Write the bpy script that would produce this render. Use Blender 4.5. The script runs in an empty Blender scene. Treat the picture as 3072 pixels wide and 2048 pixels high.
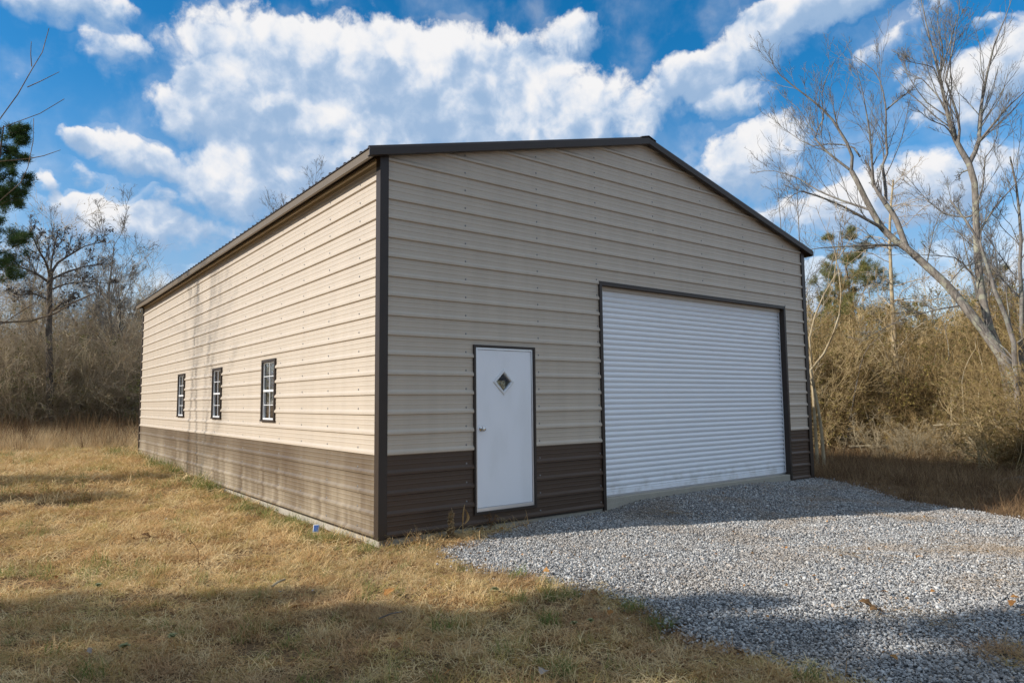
import bpy, math, random
import numpy as np
from mathutils import Vector, Matrix

SC = bpy.context.scene
COL = SC.collection
rad = math.radians

# ------------------------------------------------------------------ camera
CAM = np.array([-3.5369, -7.1062, 1.5663])
YAW, PITCH, ROLL, FPX = 0.6525, 0.0871, -0.0103, 2053.3
FWD = np.array([math.sin(YAW)*math.cos(PITCH), math.cos(YAW)*math.cos(PITCH), math.sin(PITCH)])
_R = np.array([math.cos(YAW), -math.sin(YAW), 0.0]); _U = np.cross(_R, FWD)
RGT = math.cos(ROLL)*_R + math.sin(ROLL)*_U
UPV = -math.sin(ROLL)*_R + math.cos(ROLL)*_U
cd = bpy.data.cameras.new('camera'); cam = bpy.data.objects.new('camera', cd); COL.objects.link(cam)
cd.sensor_width = 36; cd.lens = FPX/3072*36; cd.clip_start = 0.05; cd.clip_end = 6000
M = Matrix.Identity(4)
for i in range(3):
    M[i][0], M[i][1], M[i][2], M[i][3] = RGT[i], UPV[i], -FWD[i], CAM[i]
cam.matrix_world = M
SC.camera = cam

# ------------------------------------------------------------------ sun, sky, exposure
SUN_EL, SUN_AZ = 28.0, -67.5            # azimuth measured from +Y towards +X
ce, se = math.cos(rad(SUN_EL)), math.sin(rad(SUN_EL))
SUN = np.array([ce*math.sin(rad(SUN_AZ)), ce*math.cos(rad(SUN_AZ)), se])
ld = bpy.data.lights.new('sun', 'SUN'); sun = bpy.data.objects.new('sun', ld); COL.objects.link(sun)
ld.energy = 2.75; ld.angle = rad(0.53); ld.color = (1.0, 0.955, 0.90)
sun.rotation_euler = Vector(SUN).to_track_quat('Z', 'Y').to_euler(); sun.location = (-20, 10, 30)
SC.view_settings.view_transform = 'Standard'; SC.view_settings.look = 'None'
SC.view_settings.gamma = 1; SC.view_settings.use_curve_mapping = False
SC.view_settings.exposure = 1.02
SKY_STRENGTH = 0.13


class NT:
    """small helper for building node trees"""
    def __init__(s, tree):
        s.t = tree; s.n = tree.nodes; s.l = tree.links
    def add(s, typ, ins=None, **props):
        nd = s.n.new(typ)
        for k, v in props.items(): setattr(nd, k, v)
        if ins:
            for k, v in ins.items(): s.set(nd.inputs[k], v)
        return nd
    def set(s, sock, v):
        if isinstance(v, bpy.types.Node): v = v.outputs[0]
        if isinstance(v, bpy.types.NodeSocket): s.l.new(v, sock)
        else: sock.default_value = v
    def math(s, op, a, b=0.0, c=None, clamp=False):
        nd = s.add('ShaderNodeMath', operation=op, use_clamp=clamp)
        s.set(nd.inputs[0], a); s.set(nd.inputs[1], b)
        if c is not None: s.set(nd.inputs[2], c)
        return nd.outputs[0]
    def mix(s, f, a, b, blend='MIX'):
        nd = s.add('ShaderNodeMix', data_type='RGBA', blend_type=blend)
        s.set(nd.inputs[0], f); s.set(nd.inputs[6], a); s.set(nd.inputs[7], b)
        return nd.outputs[2]
    def noise(s, vec, scale, detail=4, rough=.5, dist=0, dim='3D'):
        nd = s.add('ShaderNodeTexNoise', noise_dimensions=dim)
        if vec is not None: s.set(nd.inputs['Vector'], vec)
        nd.inputs['Scale'].default_value = scale; nd.inputs['Detail'].default_value = detail
        nd.inputs['Roughness'].default_value = rough; nd.inputs['Distortion'].default_value = dist
        return nd.outputs[0]
    def ramp(s, f, stops):
        nd = s.add('ShaderNodeValToRGB'); s.set(nd.inputs[0], f); e = nd.color_ramp.elements
        while len(e) > 1: e.remove(e[0])
        for i, (p, c) in enumerate(stops):
            q = e[0] if i == 0 else e.new(p)
            q.position = p; q.color = (c[0], c[1], c[2], 1) if hasattr(c, '__len__') else (c, c, c, 1)
        return nd.outputs[0]
    def mapr(s, v, a, b, c=0., d=1., smooth=True):
        nd = s.add('ShaderNodeMapRange', interpolation_type='SMOOTHSTEP' if smooth else 'LINEAR')
        s.set(nd.inputs[0], v)
        for i, q in enumerate((a, b, c, d)): nd.inputs[i+1].default_value = q
        return nd.outputs[0]


def rgb(c): return (c[0], c[1], c[2], 1.0)

# cloud banks of the sky: azimuth, elevation, half widths (degrees), tilt, weight
CLOUDS = [(17.1,25.8,8.5,3.6,0,1),(24.6,26.6,9.1,3.3,0,1),(32.2,25.6,8.6,4.3,0,1),(14.6,22.6,5.2,3.0,20,1),(22.5,21.6,14.0,4.4,0,1),
 (41.5,22.2,9.4,4.9,0,1),(42.1,28.4,3.8,1.8,10,.85),(14.9,15.7,5.1,3.7,0,.75),(7.4,17.9,3.9,1.6,-10,1),(4.3,18.4,1.4,1.0,0,.9),
 (6.5,24.8,2.4,1.8,0,.62),(3.1,26.9,5.2,1.4,5,1),(8.7,12.8,7.0,1.9,-5,.85),(4.5,13.5,2.8,1.5,0,.8),(4.8,16.1,1.0,1.0,0,.7),
 (2.8,15.1,.8,.9,0,.65),(58.3,26.7,10.3,2.3,24,1),(63.4,28.3,7.2,1.4,0,.9),(52.5,25.2,3.5,1.8,0,.9),(56.1,22.9,3.4,1.3,8,.9),
 (73.3,20.9,5.3,2.7,28,1),(57.2,18.1,5.4,3.3,15,1),(69.3,14.9,7.4,2.5,0,.9),(64.4,13.2,9.5,2.5,0,.85),(73.7,24.8,1.0,.7,0,.7),
 (69.3,21.9,2.0,1.4,0,.55),(9.1,14.5,1.9,1.3,20,.55),(21.3,30.6,1.2,.6,0,.6),(68.2,25.2,3.4,1.4,30,.5),(26.6,17.5,16.6,3.1,0,.85)]


def build_world():
    w = bpy.data.worlds.new('World'); SC.world = w; w.use_nodes = True
    T = NT(w.node_tree); T.n.clear()
    sky = T.add('ShaderNodeTexSky', sky_type='NISHITA', sun_disc=False)
    sky.sun_elevation = rad(SUN_EL); sky.sun_rotation = rad(SUN_AZ)
    sky.altitude = 200; sky.air_density = 1.0; sky.dust_density = .4; sky.ozone_density = 2.0
    hs = T.add('ShaderNodeHueSaturation', {'Color': sky, 'Saturation': 1.46, 'Value': .60, 'Hue': .497})
    co = T.add('ShaderNodeTexCoord').outputs['Generated']
    nv = T.add('ShaderNodeVectorMath', {0: co}, operation='NORMALIZE')
    sp = T.add('ShaderNodeSeparateXYZ', {0: nv.outputs[0]})
    az = T.math('MULTIPLY', T.math('ARCTAN2', sp.outputs[0], sp.outputs[1]), 180/math.pi)
    el = T.math('MULTIPLY', T.math('ARCSINE', sp.outputs[2]), 180/math.pi)
    ae = T.add('ShaderNodeCombineXYZ', {0: az, 1: el}).outputs[0]
    # ragged edges: warp the lookup
    wn = T.add('ShaderNodeTexNoise', {'Vector': ae}); wn.inputs['Scale'].default_value = .55; wn.inputs['Detail'].default_value = 5
    wv = T.add('ShaderNodeVectorMath', {0: wn.outputs[1], 1: (.5, .5, .5)}, operation='SUBTRACT')
    ws = T.add('ShaderNodeVectorMath', {0: wv.outputs[0], 1: (2.6, 2.0, 0)}, operation='MULTIPLY')
    aw = T.add('ShaderNodeVectorMath', {0: ae, 1: ws.outputs[0]}, operation='ADD').outputs[0]
    tot = None; bel = None
    for a, e, rx, ry, rot, wt in CLOUDS:
        mp = T.add('ShaderNodeMapping', {'Vector': aw}, vector_type='TEXTURE')
        mp.inputs['Location'].default_value = (a, e, 0); mp.inputs['Rotation'].default_value = (0, 0, rad(rot))
        mp.inputs['Scale'].default_value = (rx*1.12, ry*1.16, 1)
        ln = T.add('ShaderNodeVectorMath', {0: mp.outputs[0]}, operation='DOT_PRODUCT'); T.set(ln.inputs[1], mp.outputs[0])
        f = T.math('MULTIPLY', T.math('SUBTRACT', 1.0, ln.outputs['Value'], clamp=True), wt)
        yy = T.add('ShaderNodeSeparateXYZ', {0: mp.outputs[0]}).outputs[1]
        g = T.math('MULTIPLY', f, yy)
        tot = f if tot is None else T.math('ADD', tot, f)
        bel = g if bel is None else T.math('ADD', bel, g)
    # the rest of the sky: unseen cumulus layer overhead, cover thickened to whiten ambient light
    dz = T.math('ADD', T.math('MAXIMUM', sp.outputs[2], 0.0), .12)
    pl = T.add('ShaderNodeCombineXYZ', {0: T.math('DIVIDE', sp.outputs[0], dz), 1: T.math('DIVIDE', sp.outputs[1], dz)}).outputs[0]
    cl = T.mapr(T.noise(pl, 1.05, 6, .55), .36, .56, 0, 1.0)
    # keep the general layer off the part of the sky whose clouds are listed one by one
    ina = T.math('MULTIPLY', T.mapr(az, -4, 0), T.mapr(az, 78, 82, 1, 0))
    ine = T.mapr(el, 33, 37, 1, 0)
    cl = T.math('MULTIPLY', cl, T.math('SUBTRACT', 1.0, T.math('MULTIPLY', ina, ine)))
    tot = T.math('ADD', tot, cl)
    n1 = T.noise(ae, .36, 9, .57, .3); n2 = T.noise(ae, .17, 6, .55, .2)
    d = T.math('ADD', T.math('MINIMUM', tot, 1.15), T.math('MULTIPLY', T.math('ADD', T.math('SUBTRACT', n1, .5), T.math('MULTIPLY', T.math('SUBTRACT', T.noise(ae, 1.5, 7, .6, .5), .5), .28)), 1.5))
    rat = T.math('DIVIDE', bel, T.math('MAXIMUM', tot, .15))            # where in its bank: +1 top, -1 base
    wid = T.mapr(rat, -.45, .5, 1.05, .50)                              # crisp tops, melting bases
    dens = T.mapr(T.math('DIVIDE', T.math('SUBTRACT', d, .08), wid), 0, 1)
    wisp = T.math('MULTIPLY', T.mapr(n2, .42, .72), .32)
    low = T.mapr(el, 5, 24, .62, 0.0)                                  # milky air near the horizon
    dens = T.math('MAXIMUM', dens, T.math('ADD', wisp, low))
    # shading of the clouds: bright tops, bluish bases, darker folds
    aw2 = T.add('ShaderNodeVectorMath', {0: ae, 1: (-1.0, .75, 0)}, operation='ADD').outputs[0]   # towards the sun
    rel = T.math('MULTIPLY', T.math('SUBTRACT', T.noise(ae, .36, 5, .5, .3), T.noise(aw2, .36, 5, .5, .3)), 1.5)
    sh = T.math('ADD', T.math('ADD', T.math('MULTIPLY', rat, .95), rel), T.math('MULTIPLY', T.math('SUBTRACT', T.noise(aw, .24, 7, .55, .35), .5), 1.7))
    sh = T.mapr(T.math('ADD', sh, .40), -.05, 1.05)
    ccol = T.ramp(sh, [(0, (.34, .49, .71)), (.35, (.50, .62, .80)), (.65, (.70, .77, .88)), (1, (.93, .925, .935))])
    k = T.add('ShaderNodeVectorMath', {0: ccol}, operation='SCALE'); k.inputs['Scale'].default_value = .485/SKY_STRENGTH
    c = T.mix(dens, hs.outputs[0], k.outputs[0])
    # below the horizon: plain earth
    c = T.mix(T.mapr(el, -2, 0, 1, 0), c, (.9, .7, .45, 1))
    bg = T.add('ShaderNodeBackground', {'Color': c, 'Strength': SKY_STRENGTH})
    T.add('ShaderNodeOutputWorld', {'Surface': bg})
    w.cycles.sampling_method = 'MANUAL'; w.cycles.sample_map_resolution = 512


build_world()
SC.cycles.max_bounces = 6; SC.cycles.diffuse_bounces = 3; SC.cycles.glossy_bounces = 3
SC.cycles.transparent_max_bounces = 12; SC.cycles.transmission_bounces = 4
SC.cycles.sample_clamp_indirect = 6

# ------------------------------------------------------------------ materials
MATS = {}


def mat(name, fn):
    m = bpy.data.materials.new(name); m.use_nodes = True
    T = NT(m.node_tree); T.n.clear()
    out = T.add('ShaderNodeOutputMaterial'); s = fn(T); T.set(out.inputs[0], s)
    MATS[name] = m
    return m


def princ(T, col, rough=.6, spec=.4, metal=0., bump=None, bstr=.3, bdist=.01):
    b = T.add('ShaderNodeBsdfPrincipled')
    T.set(b.inputs['Base Color'], rgb(col) if isinstance(col, tuple) and len(col) == 3 else col)
    T.set(b.inputs['Roughness'], rough); T.set(b.inputs['Specular IOR Level'], spec); b.inputs['Metallic'].default_value = metal
    if bump is not None:
        bp = T.add('ShaderNodeBump', {'Height': bump, 'Strength': bstr, 'Distance': bdist}); T.set(b.inputs['Normal'], bp)
    return b


def wpos(T): return T.add('ShaderNodeNewGeometry').outputs['Position']


def scaled(T, v, s):
    m = T.add('ShaderNodeMapping', {'Vector': v}); m.inputs['Scale'].default_value = s
    return m.outputs[0]


def painted(name, col, dust, dustcol, rough, spec=.5):
    def f(T):
        p = wpos(T)
        z = T.add('ShaderNodeSeparateXYZ', {0: p}).outputs[2]
        st = T.noise(scaled(T, p, (3, 3, .25)), 1.6, 5, .6)             # runs of rain dirt down the sheet
        fine = T.noise(p, 35, 3, .6)
        big = T.noise(p, .8, 3, .5)
        c = T.mix(T.mapr(st, .35, .7, 0, .24), rgb(col), rgb(tuple(x*.72 for x in col)))
        c = T.mix(T.mapr(fine, .3, .75, 0, .06), c, rgb(tuple(x*.8 for x in col)))
        splash = T.math('MULTIPLY', T.mapr(z, .05, .95, 1., .25), T.mapr(T.math('ADD', T.math('MULTIPLY', big, .6), T.math('MULTIPLY', st, .5)), .38, .75))
        c = T.mix(T.math('MULTIPLY', splash, dust), c, rgb(dustcol))
        oil = T.noise(scaled(T, p, (.7, .7, 1.6)), 1.5, 2, .5)            # oil-canning of thin sheet
        return princ(T, c, T.math('ADD', rough, T.math('MULTIPLY', splash, .25)), spec, 0, oil, .22, .03)
    return mat(name, f)


painted('tan_paint', (.555, .468, .365), .12, (.40, .33, .24), .36)
painted('brown_paint', (.080, .050, .033), .08, (.24, .16, .09), .36, .32)
painted('brown_paint_dust_sheen', (.115, .080, .050), .85, (.42, .34, .23), .36)  # side wainscot: dust and mud splash, plus sun sheen lightened into the brown
mat('brown_trim', lambda T: princ(T, T.mix(T.noise(wpos(T), 4, 4), (.036, .026, .020, 1), (.050, .036, .028, 1)), .38, .34))
mat('brown_trim_lit', lambda T: princ(T, T.mix(T.noise(scaled(T, wpos(T), (1, .4, 1)), 2, 4), (.115, .082, .045, 1), (.18, .13, .075, 1)), .4, .5))  # brown eave trim with the gold reflection of sunlit grass put into its colour
mat('galvanised', lambda T: princ(T, T.mix(T.noise(wpos(T), 9, 4), (.20, .19, .18, 1), (.32, .31, .30, 1)), .45, .5, .6))
mat('aluminium', lambda T: princ(T, T.mix(T.noise(wpos(T), 7, 3), (.62, .62, .63, 1), (.74, .74, .75, 1)), .3, .5, .85))
mat('chrome', lambda T: princ(T, T.mix(T.noise(wpos(T), 30, 2), (.68, .66, .62, 1), (.75, .73, .7, 1)), .18, .5, 1.0))
mat('white_enamel', lambda T: princ(T, T.mix(T.mapr(T.noise(scaled(T, wpos(T), (2, 2, .6)), 2, 5), .4, .75), (.88, .88, .89, 1), (.82, .82, .82, 1)), .32, .45))
mat('white_vinyl', lambda T: princ(T, T.mix(T.noise(wpos(T), 8, 3), (.82, .82, .8, 1), (.74, .74, .73, 1)), .4))


def f_curtain(T):
    p = wpos(T); z = T.add('ShaderNodeSeparateXYZ', {0: p}).outputs[2]
    n = T.noise(scaled(T, p, (1.2, 1, 7)), 2.2, 5, .6)
    c = T.mix(T.mapr(n, .4, .8, 0, .22), (.88, .885, .89, 1), (.76, .76, .75, 1))
    c = T.mix(T.math('MULTIPLY', T.mapr(z, .15, .6, .5, 0), T.mapr(T.noise(p, 6, 4), .4, .7)), c, (.52, .48, .42, 1))
    return princ(T, c, .38, .5)


mat('door_curtain', f_curtain)


def f_concrete(T):
    p = wpos(T); n = T.noise(p, 5, 6, .65); f = T.noise(p, 60, 4, .7)
    c = T.mix(n, (.34, .31, .25, 1), (.52, .47, .38, 1)); c = T.mix(T.mapr(f, .35, .7, 0, .35), c, (.25, .23, .19, 1))
    return princ(T, c, .85, .2, 0, f, .5, .006)


mat('concrete', f_concrete)


def f_glass(T):
    fr = T.add('ShaderNodeFresnel', {'IOR': 1.5})
    g = T.add('ShaderNodeBsdfGlossy', {'Roughness': .02, 'Color': (.95, .97, 1, 1)})
    t = T.add('ShaderNodeBsdfTransparent', {'Color': (.86, .90, .88, 1)})
    m = T.add('ShaderNodeMixShader', {0: T.math('MULTIPLY', fr.outputs[0], .7)}); T.set(m.inputs[1], t); T.set(m.inputs[2], g)
    return m


mat('glass', f_glass)
mat('solar_cell', lambda T: princ(T, T.mix(T.noise(wpos(T), 120, 2), (.02, .06, .2, 1), (.05, .13, .36, 1)), .12, .7))
mat('black_plastic', lambda T: princ(T, T.mix(T.noise(wpos(T), 40, 2), (.02, .02, .02, 1), (.035, .035, .035, 1)), .5))
mat('interior', lambda T: princ(T, T.mix(T.noise(wpos(T), 3, 2), (.30, .30, .29, 1), (.38, .38, .37, 1)), .6))


def bark(name, a, b, lichen, lamt, sc=9.):
    def f(T):
        p = wpos(T)
        n = T.noise(scaled(T, p, (1, 1, .35)), sc, 6, .65); g = T.noise(p, sc*.45, 5, .6)
        c = T.mix(T.mapr(n, .3, .7), rgb(a), rgb(b))
        c = T.mix(T.math('MULTIPLY', T.mapr(g, .5, .62), lamt), c, rgb(lichen))
        return princ(T, c, .9, .15, 0, n, .8, .03)
    return mat(name, f)


bark('bark_pale', (.12, .10, .08), (.28, .245, .205), (.40, .40, .28), .55, 9)
bark('bark_grey', (.11, .095, .08), (.26, .23, .20), (.34, .35, .27), .4, 8)
bark('bark_dark', (.065, .054, .045), (.15, .125, .105), (.2, .2, .16), .25, 7)
bark('bark_pine', (.09, .06, .042), (.21, .15, .11), (.25, .22, .18), .2, 6)
bark('bark_limb', (.12, .08, .05), (.30, .21, .13), (.34, .29, .2), .2, 14)
bark('bark_tan', (.28, .21, .12), (.50, .40, .25), (.52, .48, .34), .3, 10)


def instcol(name, stops, rough=.85, trans=.25, posn=0.0, spec=.15):
    """colour picked at random per piece, with slow drift over the ground"""
    def f(T):
        r = T.add('ShaderNodeObjectInfo').outputs['Random']
        if posn:
            n = T.noise(wpos(T), 1.1, 5, .65); n3 = T.noise(wpos(T), 14, 2, .5)
            r = T.math('ADD', T.math('MULTIPLY', r, 1-posn), T.math('MULTIPLY', T.math('ADD', T.math('MULTIPLY', n, .65), T.math('MULTIPLY', n3, .35)), posn), clamp=True)
        c = T.ramp(r, stops)
        b = princ(T, c, rough, spec)
        if trans:
            t = T.add('ShaderNodeBsdfTranslucent', {'Color': c})
            m = T.add('ShaderNodeMixShader', {0: trans}); T.set(m.inputs[1], b); T.set(m.inputs[2], t)
            return m
        return b
    return mat(name, f)


def poscol(name, stops, sc, rough=.85, trans=.25):
    """colour that varies from leaf to leaf and twig to twig inside one plant"""
    def f(T):
        c = T.ramp(T.noise(wpos(T), sc, 4, .7), stops)
        b = princ(T, c, rough, .2)
        if trans:
            t = T.add('ShaderNodeBsdfTranslucent', {'Color': c})
            m = T.add('ShaderNodeMixShader', {0: trans}); T.set(m.inputs[1], b); T.set(m.inputs[2], t)
            return m
        return b
    return mat(name, f)


def f_dry(T):
    r = T.add('ShaderNodeObjectInfo').outputs['Random']; p = wpos(T)
    n = T.noise(p, 1.1, 5, .65); n3 = T.noise(p, 16, 2, .5)
    q = T.math('ADD', T.math('MULTIPLY', r, .45), T.math('MULTIPLY', T.math('ADD', T.math('MULTIPLY', n, .6), T.math('MULTIPLY', n3, .4)), .55))
    c = T.ramp(q, [(.12, (.13, .065, .027)), (.26, (.42, .235, .095)), (.40, (.70, .46, .20)), (.55, (.90, .70, .38)), (.66, (.46, .36, .11)), (.76, (.58, .34, .14)), (.9, (.88, .66, .34))])
    y = T.add('ShaderNodeSeparateXYZ', {0: p}).outputs[1]
    rd = T.math('MULTIPLY', T.mapr(T.noise(p, .5, 5, .65), .40, .62), T.mapr(y, -3.5, 0.5, .80, .12))   # mown thatch gone red brown
    c = T.mix(rd, c, T.mix(n3, (.22, .11, .06, 1), (.52, .31, .18, 1)))
    b = princ(T, c, .8, .15); t = T.add('ShaderNodeBsdfTranslucent', {'Color': c})
    m = T.add('ShaderNodeMixShader', {0: .22}); T.set(m.inputs[1], b); T.set(m.inputs[2], t)
    return m


mat('dry_grass', f_dry)
instcol('green_grass', [(0, (.13, .18, .045)), (.5, (.22, .25, .07)), (1, (.32, .31, .11))], .7, .3, .3)
instcol('tall_grass', [(0, (.50, .34, .17)), (.5, (.68, .51, .29)), (1, (.78, .62, .38))], .85, .3, .3)
instcol('weed_brown', [(.2, (.09, .05, .028)), (.5, (.22, .135, .07)), (.8, (.42, .28, .14))], .9, .2, .4)
def f_stone(T):
    r = T.add('ShaderNodeObjectInfo').outputs['Random']; p = wpos(T)
    c = T.ramp(r, [(.03, (.13, .125, .118)), (.25, (.24, .235, .226)), (.5, (.37, .36, .342)), (.75, (.49, .478, .447)), (.92, (.64, .62, .575)), (1, (.48, .35, .24))])
    x = T.add('ShaderNodeSeparateXYZ', {0: p}).outputs[0]
    dirt = T.math('MULTIPLY', T.mapr(T.noise(p, .8, 5, .6), .46, .66), T.mapr(x, 1.0, 5.5, .25, .6))   # fines and soil washed over the stone
    c = T.mix(dirt, c, (.33, .25, .17, 1))
    return princ(T, c, .8, .3)


mat('stone', f_stone)
instcol('twig_lit', [(.25, (.12, .075, .03)), (.5, (.36, .25, .11)), (.75, (.66, .50, .27))], .9, 0, .6)
instcol('twig_grey', [(.2, (.20, .145, .095)), (.5, (.48, .38, .255)), (.75, (.72, .60, .42))], .9, 0, .6)
instcol('twig_pale', [(0, (.30, .24, .145)), (1, (.47, .38, .24))], .9, 0, .3)
poscol('needles', [(.3, (.022, .05, .014)), (.5, (.045, .085, .02)), (.7, (.085, .125, .03))], 3, .6, .25)
poscol('needles_dull', [(.3, (.10, .11, .035)), (.5, (.20, .20, .06)), (.7, (.32, .30, .10))], 2, .7, .25)
poscol('leaf_olive', [(.3, (.10, .08, .02)), (.5, (.22, .17, .045)), (.7, (.38, .29, .09))], 1.3, .7, .3)
poscol('leaf_green', [(.3, (.06, .08, .02)), (.5, (.13, .145, .04)), (.7, (.24, .24, .07))], 1.3, .7, .3)
poscol('leaf_dead', [(.3, (.10, .05, .022)), (.5, (.2, .11, .045)), (.7, (.33, .19, .08))], 12, .8, .2)
poscol('leaf_orange', [(.3, (.25, .105, .03)), (.5, (.40, .19, .055)), (.7, (.52, .30, .11))], 12, .7, .2)
poscol('leaf_pale', [(.3, (.35, .29, .24)), (.7, (.5, .43, .37))], 12, .7, .2)
poscol('rosette_green', [(.3, (.22, .24, .09)), (.7, (.40, .40, .22))], 20, .7, .2)
poscol('stalk_dry', [(.3, (.20, .12, .05)), (.5, (.36, .25, .13)), (.7, (.5, .4, .25))], 30, .8, .1)
poscol('reed_tan', [(.3, (.38, .22, .08)), (.7, (.52, .36, .17))], 20, .8, .2)


def f_soil(T):
    p = wpos(T); a = T.noise(p, .6, 5, .6); b = T.noise(p, 26, 6, .7)
    c = T.mix(a, (.20, .125, .065, 1), (.33, .215, .11, 1)); c = T.mix(T.mapr(b, .35, .7), c, (.085, .05, .028, 1))
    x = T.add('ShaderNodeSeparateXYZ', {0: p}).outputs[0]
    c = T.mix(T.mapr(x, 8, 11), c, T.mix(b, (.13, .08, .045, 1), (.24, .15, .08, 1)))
    return princ(T, c, .95, .1, 0, b, 1., .03)


def f_gravel(T):
    p = wpos(T); v = T.add('ShaderNodeTexVoronoi', {'Vector': p}); v.inputs['Scale'].default_value = 32
    n = T.noise(p, 1.2, 4)
    c = T.ramp(v.outputs['Color'], [(0, (.05, .05, .05)), (.5, (.17, .168, .165)), (1, (.32, .31, .30))])
    c = T.mix(T.mapr(n, .4, .75, 0, .35), c, (.17, .14, .11, 1))
    return princ(T, c, .9, .2, 0, v.outputs['Distance'], 1., .02)


mat('soil', f_soil); mat('gravel_base', f_gravel)

# ------------------------------------------------------------------ mesh and object helpers


def mesh_from(name, V, F, m):
    """V (N,3) array, F (K,3|4) array or list of face lists"""
    me = bpy.data.meshes.new(name)
    V = np.asarray(V, dtype=np.float32)
    if isinstance(F, np.ndarray):
        k = F.shape[1]; n = len(F)
        me.vertices.add(len(V)); me.vertices.foreach_set('co', V.ravel())
        me.loops.add(n*k); me.loops.foreach_set('vertex_index', F.astype(np.int32).ravel())
        me.polygons.add(n)
        me.polygons.foreach_set('loop_start', np.arange(0, n*k, k, dtype=np.int32))
        me.polygons.foreach_set('loop_total', np.full(n, k, dtype=np.int32))
        me.update(calc_edges=True); me.validate()
    else:
        me.from_pydata([tuple(v) for v in V], [], F); me.update()
    for q in (m if isinstance(m, (list, tuple)) else [m]): me.materials.append(MATS[q])
    return me


def link(name, me, parent=None, loc=None):
    o = bpy.data.objects.new(name, me); COL.objects.link(o)
    if parent is not None: o.parent = parent
    if loc is not None: o.location = loc
    return o


def tag(o, label=None, cat=None, group=None, kind=None):
    if label: o['label'] = label
    if cat: o['category'] = cat
    if group: o['group'] = group
    if kind: o['kind'] = kind
    return o


def thing(name, label, cat, loc=(0, 0, 0), group=None):
    return tag(link(name, None, None, loc), label, cat, group)


class MB:
    def __init__(s): s.V = []; s.F = []
    def quad(s, a, b, c, d):
        i = len(s.V); s.V += [a, b, c, d]; s.F.append([i, i+1, i+2, i+3])
    def poly(s, pts):
        i = len(s.V); s.V += list(pts); s.F.append(list(range(i, i+len(pts))))
    def box(s, x0, x1, y0, y1, z0, z1):
        i = len(s.V)
        s.V += [(x, y, z) for z in (z0, z1) for y in (y0, y1) for x in (x0, x1)]
        for f in ((0, 2, 3, 1), (4, 5, 7, 6), (0, 1, 5, 4), (2, 6, 7, 3), (0, 4, 6, 2), (1, 3, 7, 5)): s.F.append([i+k for k in f])
    def prism(s, ring, vec):
        """closed ring of 3D points swept along vec"""
        n = len(ring); i = len(s.V); v = Vector(vec)
        s.V += [tuple(p) for p in ring] + [tuple(Vector(p)+v) for p in ring]
        s.F.append([i+k for k in range(n)][::-1]); s.F.append([i+n+k for k in range(n)])
        for k in range(n): s.F.append([i+k, i+(k+1) % n, i+n+(k+1) % n, i+n+k])
    def build(s, name, m, parent=None, loc=None, smooth=False, bevel=0):
        me = mesh_from(name, np.array(s.V), s.F, m)
        if smooth:
            for p in me.polygons: p.use_smooth = True
        o = link(name, me, parent, loc)
        if bevel:
            b = o.modifiers.new('bevel', 'BEVEL'); b.width = bevel; b.segments = 2; b.limit_method = 'ANGLE'
        return o


def norm(a): return a/np.maximum(np.linalg.norm(a, axis=-1, keepdims=True), 1e-9)


def tubes(P, R, sides=3, cap=False):
    """P (B,n,3) centre lines, R (B,n) radii -> vertices and quads"""
    B, n, _ = P.shape
    t = np.empty_like(P); t[:, 1:-1] = P[:, 2:]-P[:, :-2]; t[:, 0] = P[:, 1]-P[:, 0]; t[:, -1] = P[:, -1]-P[:, -2]
    t = norm(t)
    ref = np.where(np.abs(t[:, :1, 2:3]) > .9, np.array([1., 0, 0]), np.array([0, 0, 1.]))
    u = norm(np.cross(t, np.broadcast_to(ref, t.shape))); v = np.cross(t, u)
    a = np.arange(sides)*2*math.pi/sides
    ring = P[:, :, None, :] + R[:, :, None, None]*(np.cos(a)[None, None, :, None]*u[:, :, None, :] + np.sin(a)[None, None, :, None]*v[:, :, None, :])
    V = ring.reshape(-1, 3)
    b = np.arange(B)[:, None, None]*n*sides; i = np.arange(n-1)[None, :, None]*sides; k = np.arange(sides)[None, None, :]; k2 = (k+1) % sides
    F = np.stack([b+i+k, b+i+k2, b+i+sides+k2, b+i+sides+k], -1).reshape(-1, 4)
    return V, F


def join(parts):
    Vs, Fs, o = [], [], 0
    for V, F in parts:
        Vs.append(V); Fs.append(F+o); o += len(V)
    return np.concatenate(Vs), np.concatenate(Fs)


def rays(u, v):
    d = FWD + (np.asarray(u, float)[..., None]-1536)/FPX*RGT - (np.asarray(v, float)[..., None]-1024)/FPX*UPV
    return d


def at(u, v, D):
    """point seen at photo pixel u, v at horizontal range D"""
    d = rays(u, v); h = np.hypot(d[..., 0], d[..., 1])[..., None]
    return CAM + d*(np.asarray(D, float)[..., None] if np.ndim(D) else D)/h


def sstep(a, b, x):
    t = np.clip((np.asarray(x, float)-a)/(b-a), 0, 1); return t*t*(3-2*t)


def hz(x, y):
    x = np.asarray(x, float); y = np.asarray(y, float)
    z = -.03 - .022*sstep(-1.2, -.25, x)*(1-sstep(.0, .6, x))*(1-sstep(5, 8, y))*sstep(-1.2, 0, y) + .13*sstep(3, 13, y)*(1-sstep(8, 12, x)) - .36*sstep(9.6, 14.5, x)*(1-sstep(60, 200, x))
    z = z + .012*np.sin(1.7*x+.6*y)*np.sin(1.3*y-.4*x+1) + .008*np.sin(4.1*x+2)*np.sin(3.7*y)
    far = sstep(40, 160, np.hypot(x, y)); z = z + far*(.25*np.sin(x*.031)*np.sin(y*.027))
    return z


def hgr(x, y):
    x = np.asarray(x, float); y = np.asarray(y, float)
    return hz(x, y)*(1-sstep(8, 10, x)*0) + .034 + .10*sstep(3.4, 4.4, x)*(1-.4*sstep(7, 8.6, x))*sstep(-2.2, -.1, y) + .012*np.sin(2.3*x+y)*np.sin(1.9*y)


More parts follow.
